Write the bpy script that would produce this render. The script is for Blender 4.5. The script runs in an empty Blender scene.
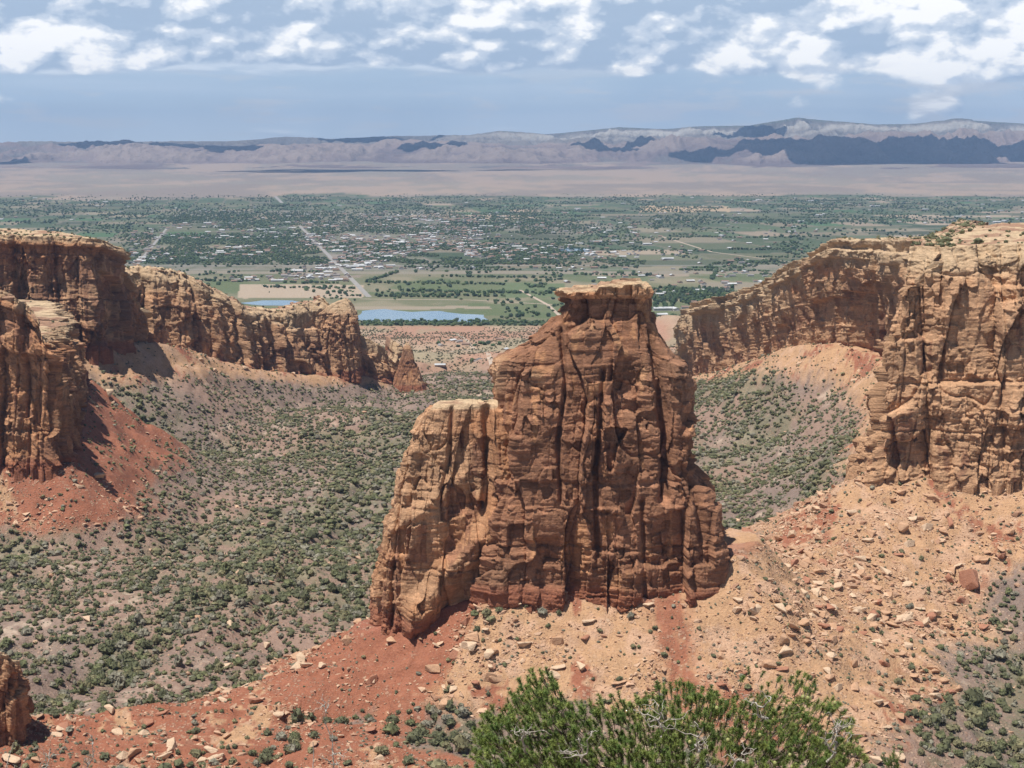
import bpy, bmesh, math, random
import numpy as np
from mathutils import Vector, Matrix

# ------------------------------------------------------------------ camera, sky, sun, exposure
S = bpy.context.scene
COL = S.collection
FPX, PITCH, CZ = 1500.0, math.radians(8.87), 380.0
cam = bpy.data.cameras.new('camera'); camo = bpy.data.objects.new('camera', cam); COL.objects.link(camo)
cam.sensor_width = 36; cam.lens = 36 * FPX / 1024; cam.clip_start = 0.3; cam.clip_end = 200000
camo.location = (0, 0, CZ); camo.rotation_euler = (math.pi / 2 - PITCH, 0, 0)
S.camera = camo
S.view_settings.view_transform = 'Standard'; S.view_settings.look = 'None'
S.view_settings.gamma = 1; S.view_settings.exposure = 0.14; S.view_settings.use_curve_mapping = False
S.cycles.use_denoising = True
S.cycles.max_bounces = 6; S.cycles.diffuse_bounces = 2; S.cycles.glossy_bounces = 2
S.cycles.volume_bounces = 0; S.cycles.transparent_max_bounces = 6
SUN = Vector((-0.27, -0.19, 0.945)).normalized()
SUN_STRENGTH, SKY_STRENGTH = 5.0, 0.055
sl = bpy.data.lights.new('sun', 'SUN'); sl.energy = SUN_STRENGTH; sl.angle = math.radians(0.5); sl.color = (1, .955, .88)
slo = bpy.data.objects.new('sun', sl); COL.objects.link(slo)
slo.rotation_euler = SUN.to_track_quat('Z', 'Y').to_euler()


class NT:
    """small helper to write node trees as expressions"""
    def __init__(s, tree): s.t = tree; s.n = tree.nodes; s.l = tree.links
    def new(s, typ, **kw):
        n = s.n.new(typ)
        for k, v in kw.items(): setattr(n, k, v)
        return n
    def put(s, sock, v):
        if hasattr(v, 'is_linked') or hasattr(v, 'links'): s.l.new(v, sock)
        else: sock.default_value = v
    def m(s, op, a, b=0.0, c=0.0, clamp=False):
        n = s.new('ShaderNodeMath', operation=op, use_clamp=clamp)
        s.put(n.inputs[0], a); s.put(n.inputs[1], b); s.put(n.inputs[2], c)
        return n.outputs[0]
    def vm(s, op, a, b=(0, 0, 0)):
        n = s.new('ShaderNodeVectorMath', operation=op); s.put(n.inputs[0], a); s.put(n.inputs[1], b)
        return n.outputs[0]
    def mix(s, f, a, b, blend='MIX'):
        n = s.new('ShaderNodeMix', data_type='RGBA', blend_type=blend)
        s.put(n.inputs[0], f)
        s.put(n.inputs[6], a if not isinstance(a, tuple) else (*a[:3], 1)); s.put(n.inputs[7], b if not isinstance(b, tuple) else (*b[:3], 1))
        return n.outputs[2]
    def noise(s, vec, scale, detail=4, rough=.55, dist=0.0, dims='3D'):
        n = s.new('ShaderNodeTexNoise', noise_dimensions=dims)
        s.put(n.inputs['Vector'], vec); n.inputs['Scale'].default_value = scale; n.inputs['Detail'].default_value = detail
        n.inputs['Roughness'].default_value = rough; n.inputs['Distortion'].default_value = dist
        return n.outputs[0]
    def ss(s, v, a, b):
        n = s.new('ShaderNodeMapRange', interpolation_type='SMOOTHSTEP'); s.put(n.inputs[0], v)
        n.inputs[1].default_value = a; n.inputs[2].default_value = b
        return n.outputs[0]


W = bpy.data.worlds.new('World'); S.world = W; W.use_nodes = True
W.cycles.sampling_method = 'MANUAL'; W.cycles.sample_map_resolution = 256
nt = NT(W.node_tree); nt.n.clear()
sky = nt.new('ShaderNodeTexSky', sky_type='NISHITA', sun_disc=False)
sky.sun_elevation = math.asin(SUN.z); sky.sun_rotation = math.atan2(SUN.x, SUN.y); sky.altitude = 1800
tc = nt.new('ShaderNodeTexCoord').outputs['Generated']
sep = nt.new('ShaderNodeSeparateXYZ'); nt.l.new(tc, sep.inputs[0]); dx, dy, dz = sep.outputs
# everything here is a function of the direction of the sky; colours are in the sky texture's own units
K = 1 / SKY_STRENGTH
def kc(c): return tuple(v * K for v in c)
def cloud(sx, sz, off, detail, rough, seedv):
    v = nt.new('ShaderNodeCombineXYZ')
    nt.put(v.inputs[0], nt.m('MULTIPLY_ADD', dx, sx, off[0] + seedv)); nt.put(v.inputs[1], nt.m('MULTIPLY', dy, 1.0))
    nt.put(v.inputs[2], nt.m('MULTIPLY_ADD', dz, sz, off[1]))
    return nt.noise(v.outputs[0], 1.0, detail, rough, 0.0)
low = nt.mix(nt.ss(dz, -0.01, 0.05), kc((.64, .74, .84)), kc((.45, .58, .72)))
streak = cloud(4, 60, (0, 0), 4, .5, 3.3)
low = nt.mix(nt.m('MULTIPLY', nt.ss(streak, .42, .72), .75), low, kc((.58, .68, .80)))
rain = cloud(9, 5, (0, 0), 3, .5, 21.3)
low = nt.mix(nt.m('MULTIPLY', nt.ss(rain, .45, .7), .45), low, kc((.37, .50, .66)))
upper = nt.mix(nt.ss(dz, .05, .35), low, sky.outputs[0])
# cumulus deck: billows (inverted cell noise) on big soft masses, lit from the upper left, flat grey bases
def billow(ox_, oz_):
    v = nt.new('ShaderNodeCombineXYZ')
    nt.put(v.inputs[0], nt.m('ADD', dx, ox_)); nt.put(v.inputs[1], nt.m('MULTIPLY', dy, .02)); nt.put(v.inputs[2], nt.m('MULTIPLY_ADD', dz, 1.75, oz_))
    w = nt.new('ShaderNodeTexNoise', noise_dimensions='3D'); nt.l.new(v.outputs[0], w.inputs['Vector']); w.inputs['Scale'].default_value = 45; w.inputs['Detail'].default_value = 5
    wv = nt.vm('SCALE', nt.vm('SUBTRACT', w.outputs['Color'], (.5, .5, .5))); nt.n[-1].inputs['Scale'].default_value = .014
    p = nt.vm('ADD', v.outputs[0], wv)
    big = nt.noise(p, 6.0, 3, .5)
    vo = nt.new('ShaderNodeTexVoronoi', feature='F1'); nt.l.new(p, vo.inputs['Vector']); vo.inputs['Scale'].default_value = 21; vo.inputs['Detail'].default_value = 4; vo.inputs['Roughness'].default_value = .42; vo.inputs['Lacunarity'].default_value = 2.2
    return nt.m('ADD', big, nt.m('MULTIPLY', nt.m('SUBTRACT', .45, vo.outputs['Distance']), .34))
bias = nt.m('MULTIPLY_ADD', nt.ss(dz, .038, .064), .64, -.13)
bias = nt.m('ADD', bias, nt.m('MULTIPLY', nt.ss(dx, -.1, .2), nt.m('MULTIPLY', nt.ss(dz, .02, .045), .07)))
g0 = cloud(7, 46, (0, 0), 7, .55, 31.7); g1 = cloud(7, 46, (-.02, .12), 5, .55, 31.7)
gd = nt.ss(nt.m('ADD', g0, nt.m('MULTIPLY_ADD', nt.ss(dz, .040, .066), .34, -.12)), .46, .62)
upper = nt.mix(nt.m('MULTIPLY', gd, .85), upper, nt.mix(nt.ss(nt.m('SUBTRACT', g0, g1), -.06, .09), kc((.47, .57, .70)), kc((.74, .81, .90))))
d0 = billow(0, 0); d1 = billow(-.004, .009); d2 = billow(-.012, .034)
dens = nt.ss(nt.m('ADD', d0, bias), .44, .58)
lit = nt.m('MULTIPLY_ADD', nt.m('SUBTRACT', d0, d1), 5.2, .36)
lit = nt.m('ADD', lit, nt.m('MULTIPLY', nt.m('SUBTRACT', d0, d2), 1.7), clamp=True)
ccol = nt.mix(nt.ss(lit, .0, .45), kc((.40, .51, .66)), kc((.62, .70, .81)))
ccol = nt.mix(nt.ss(lit, .40, .95), ccol, kc((1.10, 1.09, 1.07)))
col = nt.mix(nt.m('MULTIPLY', dens, .95), upper, ccol)
# a few small flat clouds lower down
e0 = cloud(16, 90, (0, 0), 7, .55, 9.1)
band = nt.m('MULTIPLY', nt.ss(dz, .004, .022), nt.m('SUBTRACT', 1.0, nt.ss(dz, .035, .06)))
edens = nt.m('MULTIPLY', nt.ss(nt.m('ADD', e0, nt.m('MULTIPLY', nt.ss(dx, -.15, .1), .05)), .53, .66), band)
col = nt.mix(nt.m('MULTIPLY', edens, .75), col, kc((.62, .66, .72)))
col = nt.mix(nt.ss(dz, .11, .26), col, sky.outputs[0])
bg = nt.new('ShaderNodeBackground'); nt.l.new(col, bg.inputs[0]); bg.inputs[1].default_value = SKY_STRENGTH
wo = nt.new('ShaderNodeOutputWorld'); nt.l.new(bg.outputs[0], wo.inputs[0])

# ------------------------------------------------------------------ numeric helpers
rng = np.random.default_rng(11)
def P(px, py, Y):
    """the place at distance Y (metres north) seen in direction px,py of the photograph"""
    u = (px - 512.0) / FPX; v = (384.0 - py) / FPX
    dyv = math.cos(PITCH) + v * math.sin(PITCH); dzv = -math.sin(PITCH) + v * math.cos(PITCH)
    return u / dyv * Y, Y, CZ + dzv / dyv * Y
def ZP(py, Y): return P(512, py, Y)[2]
def GY(py, z=0.0):
    """distance at which level ground z shows at picture height py"""
    v = (384.0 - py) / FPX
    t = (-math.sin(PITCH) + v * math.cos(PITCH)) / (math.cos(PITCH) + v * math.sin(PITCH))
    return (z - CZ) / t
def hsh(ix, iy, iz, seed):
    h = (ix.astype(np.int64) * 374761393 + iy.astype(np.int64) * 668265263 + iz.astype(np.int64) * 2147483647 + seed * 974634777) & 0xFFFFFFFF
    h = ((h ^ (h >> 13)) * 1274126177) & 0xFFFFFFFF
    h = ((h ^ (h >> 16)) * 2246822519) & 0xFFFFFFFF
    return ((h ^ (h >> 15)) & 0xFFFFFF) / float(0xFFFFFF)
def n2(x, y, seed=0):
    ix = np.floor(x); iy = np.floor(y); fx = x - ix; fy = y - iy; z = np.zeros(1, int)
    fx = fx * fx * (3 - 2 * fx); fy = fy * fy * (3 - 2 * fy)
    ix = ix.astype(np.int64); iy = iy.astype(np.int64)
    a = hsh(ix, iy, z, seed); b = hsh(ix + 1, iy, z, seed); c = hsh(ix, iy + 1, z, seed); d = hsh(ix + 1, iy + 1, z, seed)
    return (a + (b - a) * fx) * (1 - fy) + (c + (d - c) * fx) * fy
def n3(x, y, zz, seed=0):
    iz = np.floor(zz); fz = zz - iz; fz = fz * fz * (3 - 2 * fz); r = []
    ix = np.floor(x); iy = np.floor(y); fx = x - ix; fy = y - iy
    fx = fx * fx * (3 - 2 * fx); fy = fy * fy * (3 - 2 * fy)
    ix = ix.astype(np.int64); iy = iy.astype(np.int64); iz = iz.astype(np.int64)
    for k in (0, 1):
        a = hsh(ix, iy, iz + k, seed); b = hsh(ix + 1, iy, iz + k, seed); c = hsh(ix, iy + 1, iz + k, seed); d = hsh(ix + 1, iy + 1, iz + k, seed)
        r.append((a + (b - a) * fx) * (1 - fy) + (c + (d - c) * fx) * fy)
    return r[0] + (r[1] - r[0]) * fz
def fbm2(x, y, o=4, seed=0, g=.5):
    s = 0; a = 1; t = 0
    for i in range(o):
        s = s + a * n2(x * 2.03 ** i + 17.3 * i, y * 2.03 ** i - 9.1 * i, seed + i); t += a; a *= g
    return s / t
def fbm3(x, y, z, o=4, seed=0, g=.5):
    s = 0; a = 1; t = 0
    for i in range(o):
        s = s + a * n3(x * 2.03 ** i + 17.3 * i, y * 2.03 ** i - 9.1 * i, z * 2.03 ** i + 3.7 * i, seed + i); t += a; a *= g
    return s / t
def sst(v, a, b):
    t = np.clip((v - a) / (b - a), 0, 1); return t * t * (3 - 2 * t)
def lerp(a, b, t): return a + (b - a) * t
def worley(x, y, z, seed, full=False):
    """nearest two feature points; returns F1, F2, cell random numbers (4) and offset to the nearest point"""
    bx = np.floor(x - .5).astype(np.int64); by = np.floor(y - .5).astype(np.int64); bz = np.floor(z - .5).astype(np.int64)
    F1 = np.full(x.shape, 9.0); F2 = np.full(x.shape, 9.0)
    R = np.zeros(x.shape + (3,)); O = np.zeros(x.shape + (3,))
    for i in (0, 1):
        for j in (0, 1):
            for k in (0, 1):
                cx, cy, cz = bx + i, by + j, bz + k
                ox = cx + .2 + .6 * hsh(cx, cy, cz, seed) - x; oy = cy + .2 + .6 * hsh(cx, cy, cz, seed + 1) - y; oz = cz + .2 + .6 * hsh(cx, cy, cz, seed + 2) - z
                d = (np.abs(ox) ** 4 + np.abs(oy) ** 4 + np.abs(oz) ** 4) ** .25
                near = d < F1
                F2 = np.where(near, F1, np.minimum(F2, d)); F1 = np.where(near, d, F1)
                R[near, 0] = hsh(cx, cy, cz, seed + 3)[near]; R[near, 1] = hsh(cx, cy, cz, seed + 4)[near]; R[near, 2] = hsh(cx, cy, cz, seed + 5)[near]
                O[near, 0] = ox[near]; O[near, 1] = oy[near]; O[near, 2] = oz[near]
    return F1, F2, R, O

def mesh_obj(name, V, F, mat, parent=None, col=None, smooth=True, attrs=None):
    """ONE mesh object from arrays. F: (n,3) or (n,4) array"""
    me = bpy.data.meshes.new(name)
    V = np.asarray(V, dtype=np.float32); F = np.asarray(F, dtype=np.int32); k = F.shape[1]
    me.vertices.add(len(V)); me.vertices.foreach_set('co', V.ravel())
    me.loops.add(F.size); me.loops.foreach_set('vertex_index', F.ravel())
    me.polygons.add(len(F)); me.polygons.foreach_set('loop_start', np.arange(0, F.size, k, dtype=np.int32))
    me.polygons.foreach_set('loop_total', np.full(len(F), k, dtype=np.int32))
    me.polygons.foreach_set('use_smooth', np.full(len(F), smooth, dtype=bool))
    me.update(calc_edges=True)
    if col is not None:
        c = np.ones((len(V), 4), dtype=np.float32); c[:, :3] = col
        a = me.color_attributes.new('Col', 'FLOAT_COLOR', 'POINT'); a.data.foreach_set('color', c.ravel())
    me.materials.append(mat)
    o = bpy.data.objects.new(name, me); COL.objects.link(o)
    if parent is not None: o.parent = parent
    return o
def grid_faces(nr, nc, wrap=False):
    i = np.arange(nr - 1)[:, None]; j = np.arange(nc if wrap else nc - 1)[None, :]
    j2 = (j + 1) % nc
    return np.stack([i * nc + j, i * nc + j2, (i + 1) * nc + j2, (i + 1) * nc + j], -1).reshape(-1, 4)
def tag(o, label=None, cat=None, group=None, kind=None):
    if label: o['label'] = label
    if cat: o['category'] = cat
    if group: o['group'] = group
    if kind: o['kind'] = kind
    return o
def empty(name, loc):
    o = bpy.data.objects.new(name, None); COL.objects.link(o); o.location = loc; o.empty_display_size = .5; return o

# ------------------------------------------------------------------ materials
def mat_new(name):
    m = bpy.data.materials.new(name); m.use_nodes = True; t = NT(m.node_tree)
    b = m.node_tree.nodes['Principled BSDF']; b.inputs['Roughness'].default_value = .9
    b.inputs['Specular IOR Level'].default_value = .25
    return m, t, b
def bump(t, b, h, dist, strength=1.0):
    n = t.new('ShaderNodeBump'); n.inputs['Strength'].default_value = strength; n.inputs['Distance'].default_value = dist
    t.l.new(h, n.inputs['Height']); t.l.new(n.outputs[0], b.inputs['Normal'])
def mat_attr(name, s1, s2, amp, bd, sat_noise=.25, rough=.92, stones=False, blocks=False):
    m, t, b = mat_new(name)
    pos = t.new('ShaderNodeNewGeometry').outputs['Position']
    at = t.new('ShaderNodeAttribute', attribute_name='Col').outputs['Color']
    a = t.noise(pos, s1, 6, .65); c = t.noise(pos, s2, 5, .6)
    f = t.m('ADD', t.m('MULTIPLY', t.m('SUBTRACT', a, .5), amp * 2), t.m('MULTIPLY', t.m('SUBTRACT', c, .5), amp * 1.6))
    f = t.m('ADD', f, 1.0)
    g = t.new('ShaderNodeCombineXYZ')
    t.put(g.inputs[0], f); t.put(g.inputs[1], t.m('MULTIPLY_ADD', t.m('SUBTRACT', c, .5), sat_noise, f)); t.put(g.inputs[2], t.m('MULTIPLY_ADD', t.m('SUBTRACT', c, .5), sat_noise * 1.4, f))
    colr = t.mix(1.0, at, g.outputs[0], 'MULTIPLY'); hgt_ = t.m('ADD', a, t.m('MULTIPLY', c, .7))
    if blocks:
        hs_ = None
        for (k1, k2, wt) in ((.42, 1.1, .5), (1.0, 2.6, .28), (.12, 2.2, .22)):
            mp = t.vm('MULTIPLY', pos, (k1, k1, k2)); v = t.new('ShaderNodeTexVoronoi', distance='CHEBYCHEV'); t.l.new(mp, v.inputs['Vector']); v.inputs['Scale'].default_value = 1.0
            q = t.new('ShaderNodeSeparateColor'); t.l.new(v.outputs['Color'], q.inputs[0])
            q = t.m('MULTIPLY', q.outputs[0], wt); hs_ = q if hs_ is None else t.m('ADD', hs_, q)
        colr = t.mix(1.0, colr, t.mix(hs_, (.80, .79, .78), (1.16, 1.14, 1.12)), 'MULTIPLY')
        hgt_ = t.m('ADD', t.m('MULTIPLY', hs_, 1.1), t.m('MULTIPLY', t.noise(pos, 1.3, 8, .7), .55))
    if stones:
        v = t.new('ShaderNodeTexVoronoi'); t.l.new(pos, v.inputs['Vector']); v.inputs['Scale'].default_value = .62
        sz = t.new('ShaderNodeSeparateColor'); t.l.new(v.outputs['Color'], sz.inputs[0])
        k = t.m('MULTIPLY', t.ss(t.m('SUBTRACT', t.m('MULTIPLY', sz.outputs[0], .55), v.outputs['Distance']), -.05, .03), t.ss(t.noise(pos, .05, 4), .42, .6))
        colr = t.mix(t.m('MULTIPLY', k, .55), colr, t.mix(sz.outputs[1], (.30, .16, .11), (.62, .45, .32)))
        hgt_ = t.m('ADD', hgt_, t.m('MULTIPLY', k, .35))
    t.l.new(colr, b.inputs['Base Color'])
    b.inputs['Roughness'].default_value = rough
    bump(t, b, hgt_, bd)
    return m
M_ROCK = mat_attr('sandstone', .35, 1.6, .34, 1.1, blocks=True)
M_GROUND = mat_attr('desert_ground', .22, 1.1, .40, 1.0, stones=True)
M_BOULDER = mat_attr('boulder_stone', .6, 2.5, .3, .4)
M_MOUNT = mat_attr('far_rock', .004, .02, .30, 45.0)
def mat_plain(name, c1, c2, scale, rough=.8, bd=None, trans=0.0):
    m, t, b = mat_new(name)
    pos = t.new('ShaderNodeNewGeometry').outputs['Position']
    f = t.noise(pos, scale, 4, .6)
    t.l.new(t.mix(t.ss(f, .3, .7), c1, c2), b.inputs['Base Color']); b.inputs['Roughness'].default_value = rough
    if bd: bump(t, b, f, bd)
    return m
M_LEAF = mat_attr('juniper_foliage', .3, 2.0, .4, .15, .3, .8)
M_BARK = mat_plain('bark', (.10, .07, .05), (.22, .17, .14), 14, .95, .02)
M_DEAD = mat_plain('dead_wood', (.36, .32, .28), (.62, .57, .5), 20, .85, .01)
M_NEEDLE = mat_attr('pine_needles', 3.0, 9.0, .3, .004, .3, .55)
M_CONE = mat_plain('pine_cone', (.30, .33, .12), (.45, .42, .18), 30, .6, .01)
M_WHITE = mat_plain('pale_building', (.42, .40, .37), (.62, .60, .57), .02, .7)
M_TAN = mat_plain('tan_building', (.36, .28, .21), (.5, .42, .33), .02, .8)
M_ROOF = mat_plain('grey_roof', (.16, .15, .15), (.3, .28, .27), .02, .8)
M_ROOFR = mat_plain('brown_roof', (.2, .13, .1), (.28, .2, .16), .02, .8)
M_METAL = mat_plain('metal_roof', (.45, .46, .47), (.66, .66, .66), .02, .4)
M_ROAD = mat_plain('road_surface', (.27, .26, .25), (.34, .32, .30), .05, .9)
M_DIRT = mat_plain('dirt_road', (.42, .33, .26), (.5, .41, .33), .05, .95)
M_CLOUD = mat_plain('cloud_white', (.8, .8, .8), (.85, .85, .85), .001, 1.0)
m, t, b = mat_new('river_water')
pos = t.new('ShaderNodeNewGeometry').outputs['Position']
f = t.noise(pos, .01, 3)
t.l.new(t.mix(f, (.11, .21, .30), (.17, .28, .37)), b.inputs['Base Color']); b.inputs['Roughness'].default_value = .12
bump(t, b, t.noise(pos, .3, 3), .12)
M_WATER = m

# ------------------------------------------------------------------ terrain heights
def poly_feature(X, Y, pts):
    """distance to a polyline and the z interpolated at the nearest point. pts: (x,y,z,halfwidth,slope)"""
    if pts[0][1] > 700 or pts[0][1] < 0 or abs(pts[0][0]) > 250: pts = [(p[0], p[1], p[2] + 3.5 + (p[1] > 1000) * 3, p[3] + 3, p[4]) for p in pts]
    best = np.full(X.shape, 1e9); zz = np.zeros(X.shape); sl_ = np.zeros(X.shape)
    for a, b_ in zip(pts[:-1], pts[1:]):
        ax, ay = a[0], a[1]; ex, ey = b_[0] - ax, b_[1] - ay; L = ex * ex + ey * ey + 1e-9
        t_ = np.clip(((X - ax) * ex + (Y - ay) * ey) / L, 0, 1)
        d = np.hypot(X - ax - t_ * ex, Y - ay - t_ * ey) - (a[3] + (b_[3] - a[3]) * t_)
        m_ = d < best
        best = np.where(m_, d, best); zz = np.where(m_, a[2] + (b_[2] - a[2]) * t_, zz); sl_ = np.where(m_, a[4] + (b_[4] - a[4]) * t_, sl_)
    return np.maximum(best, 0), zz, sl_
def pf(px, py, Y, w, s): x, y, z = P(px, py, Y); return (x, y, z, w, s)
def pr(px, py, Y, w, s): x, y, z = P(px, py, Y); return (x * (Y - w) / Y, Y - w, z, w, s)
def pt(px, py, Y, w, s): x, y, z = P(px, py, Y); return (x, y, ZP(py, Y - w), w, s)
FEAT = {
 'tower': [pt(385, 628, 634, 10, .50), pt(440, 612, 634, 14, .55), pt(500, 588, 636, 20, .58), pt(560, 586, 639, 21, .60), pt(620, 588, 641, 22, .60), pt(680, 572, 646, 25, .62), pt(714, 550, 648, 20, .72)],
 'saddle': [pf(722, 552, 646, 2, .42), pf(770, 560, 680, 4, .32), pf(820, 545, 712, 6, .35), pf(880, 505, 745, 6, .42)],
 'red_ridge': [pr(385, 634, 632, 8, .42), pr(335, 655, 622, 10, .42), pr(285, 676, 610, 14, .42), pr(200, 700, 592, 20, .42), pr(100, 714, 576, 24, .42), pr(-80, 718, 566, 24, .42), pr(-400, 705, 545, 30, .42)],
 'near_right': [pf(868, 480, 772, 2, .5), pf(960, 484, 765, 4, .5), pf(1060, 478, 760, 6, .5), pf(1300, 470, 740, 6, .5)],
 'mid_right': [pf(895, 440, 1000, 4, .62), pf(905, 392, 1245, 6, .62), pf(885, 362, 1394, 10, .70), pf(835, 350, 1443, 8, .68), pf(800, 352, 1500, 8, .68), pf(765, 364, 1607, 8, .68), pf(725, 376, 1786, 8, .68), pf(690, 383, 1960, 8, .62)],
 'near_left': [pf(-600, 470, 960, 4, .70), pf(-60, 468, 974, 4, .70), pf(60, 468, 986, 4, .70), pf(72, 440, 1056, 4, .68), pf(82, 388, 1212, 5, .70)],
 'mid_left': [pf(60, 356, 1463, 6, .68), pf(100, 350, 1498, 6, .68), pf(150, 348, 1559, 6, .68), pf(200, 360, 1653, 6, .68), pf(240, 371, 1690, 6, .68), pf(300, 380, 1759, 6, .68), pf(360, 380, 1840, 6, .68), pf(400, 388, 1917, 5, .62), pf(432, 391, 1962, 4, .3)],
 'tower_foot': [pf(640, 602, 610, 2, .6), pf(690, 587, 613, 2, .6), pf(736, 556, 622, 2, .6)],
 'red_flat': [pf(-60, 745, 545, 22, .25), pf(200, 750, 540, 26, .25), pf(360, 752, 538, 28, .3), pf(470, 752, 540, 28, .35), pf(640, 748, 548, 20, .4)],
}
def ground(X, Y, detail=True):
    fl = np.where(Y < 2000, 143 - (Y - 650) * .055, np.interp(Y, [2000, 2400, 2950, 3200, 3600], [69, 48, 10, 0, 0]))
    fl = np.where(Y < 650, 143 + (650 - Y) * .03, fl)
    can = sst(Y, 2900, 2100)
    # undulating canyon floor with small washes
    fl = fl + can * ((fbm2(X / 170, Y / 170, 3, 5) - .5) * 30 + (fbm2(X / 45, Y / 60, 3, 9) - .5) * 9)
    rg = 1 - np.abs(2 * fbm2(X / 90 + 3, Y / 120, 3, 31) - 1)
    fl = fl - can * 7 * np.clip((rg - .82) / .18, 0, 1)
    des = sst(Y, 2100, 2500) * sst(Y, 3200, 2850)
    fl = fl + des * (fbm2(X / 130, Y / 200, 4, 44) - .35) * 22
    # a bare clay hill beyond the canyon mouth
    hx, hy, _ = P(672, 350, 2950); fl = fl + 42 * np.exp(-(((X - hx) / 75) ** 2 + ((Y - hy) / 170) ** 2))
    fl = np.where(Y > 3250, 0, fl)
    # desert rising to the foot of the far cliffs
    fl = fl + np.interp(Y, [12500, 17000, 21000, 26000], [0, 40, 120, 230]) + sst(Y, 13000, 17000) * (fbm2(X / 1400, Y / 1100, 4, 77) - .5) * 60
    z = fl; info = {}
    warp = (fbm2(X / 22, Y / 22, 3, 61) - .5)
    gull = 1 - np.abs(2 * fbm2(X / 26, Y / 26, 3, 63) - 1)
    for nm, pts in FEAT.items():
        lo = pts[0][1] - 400; 
        d, zz, s_ = poly_feature(X, Y, pts)
        hgt = np.maximum(zz - fl, 1.0)
        e = np.clip(1 - s_ * 1.02 * np.maximum(d + warp * 16 * sst(d, 2, 30), 0) / hgt, 0, 1) ** 1.35
        zf = fl + hgt * e
        k = 3.0
        h_ = np.clip(.5 + .5 * (zf - z) / k, 0, 1)
        z = z * (1 - h_) + zf * h_ + k * h_ * (1 - h_) * .5 * sst(hgt, 1, 20) * sst(e, 0, .1)
        info[nm] = (d, e * sst(hgt, 2, 15))
    tal = np.maximum.reduce([v[1] for v in info.values()])
    if detail:
        z = z + can * ((fbm2(X / 9, Y / 9, 4, 71) - .5) * 2.6 - sst(tal, .2, .7) * 2.0 * np.clip((gull - .7) / .3, 0, 1))
    # thin resistant ledges across the red ridge
    dr = info['red_ridge'][0]; u = (Y + X * .18 + 8 * fbm2(X / 40, Y / 40, 2, 8)) / 11.0
    ledge = 1 - (u - np.floor(u))
    z = z + ledge * 1.9 * sst(dr, 45, 5) * sst(fbm2(X / 30, Y / 18, 2, 12), .42, .6)
    # rim on which the photographer stands: ledges, then a drop
    z = np.where(Y < 45, np.interp(Y, [-50, 3, 4, 18, 21, 45], [378.3, 378.3, 371.2, 370.6, 330, 300]), np.where(Y < 470, np.interp(Y, [45, 120, 300, 470], [300, 215, 170, 160]), lerp(160, z, sst(Y, 470, 520))))
    return z, tal, info

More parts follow.
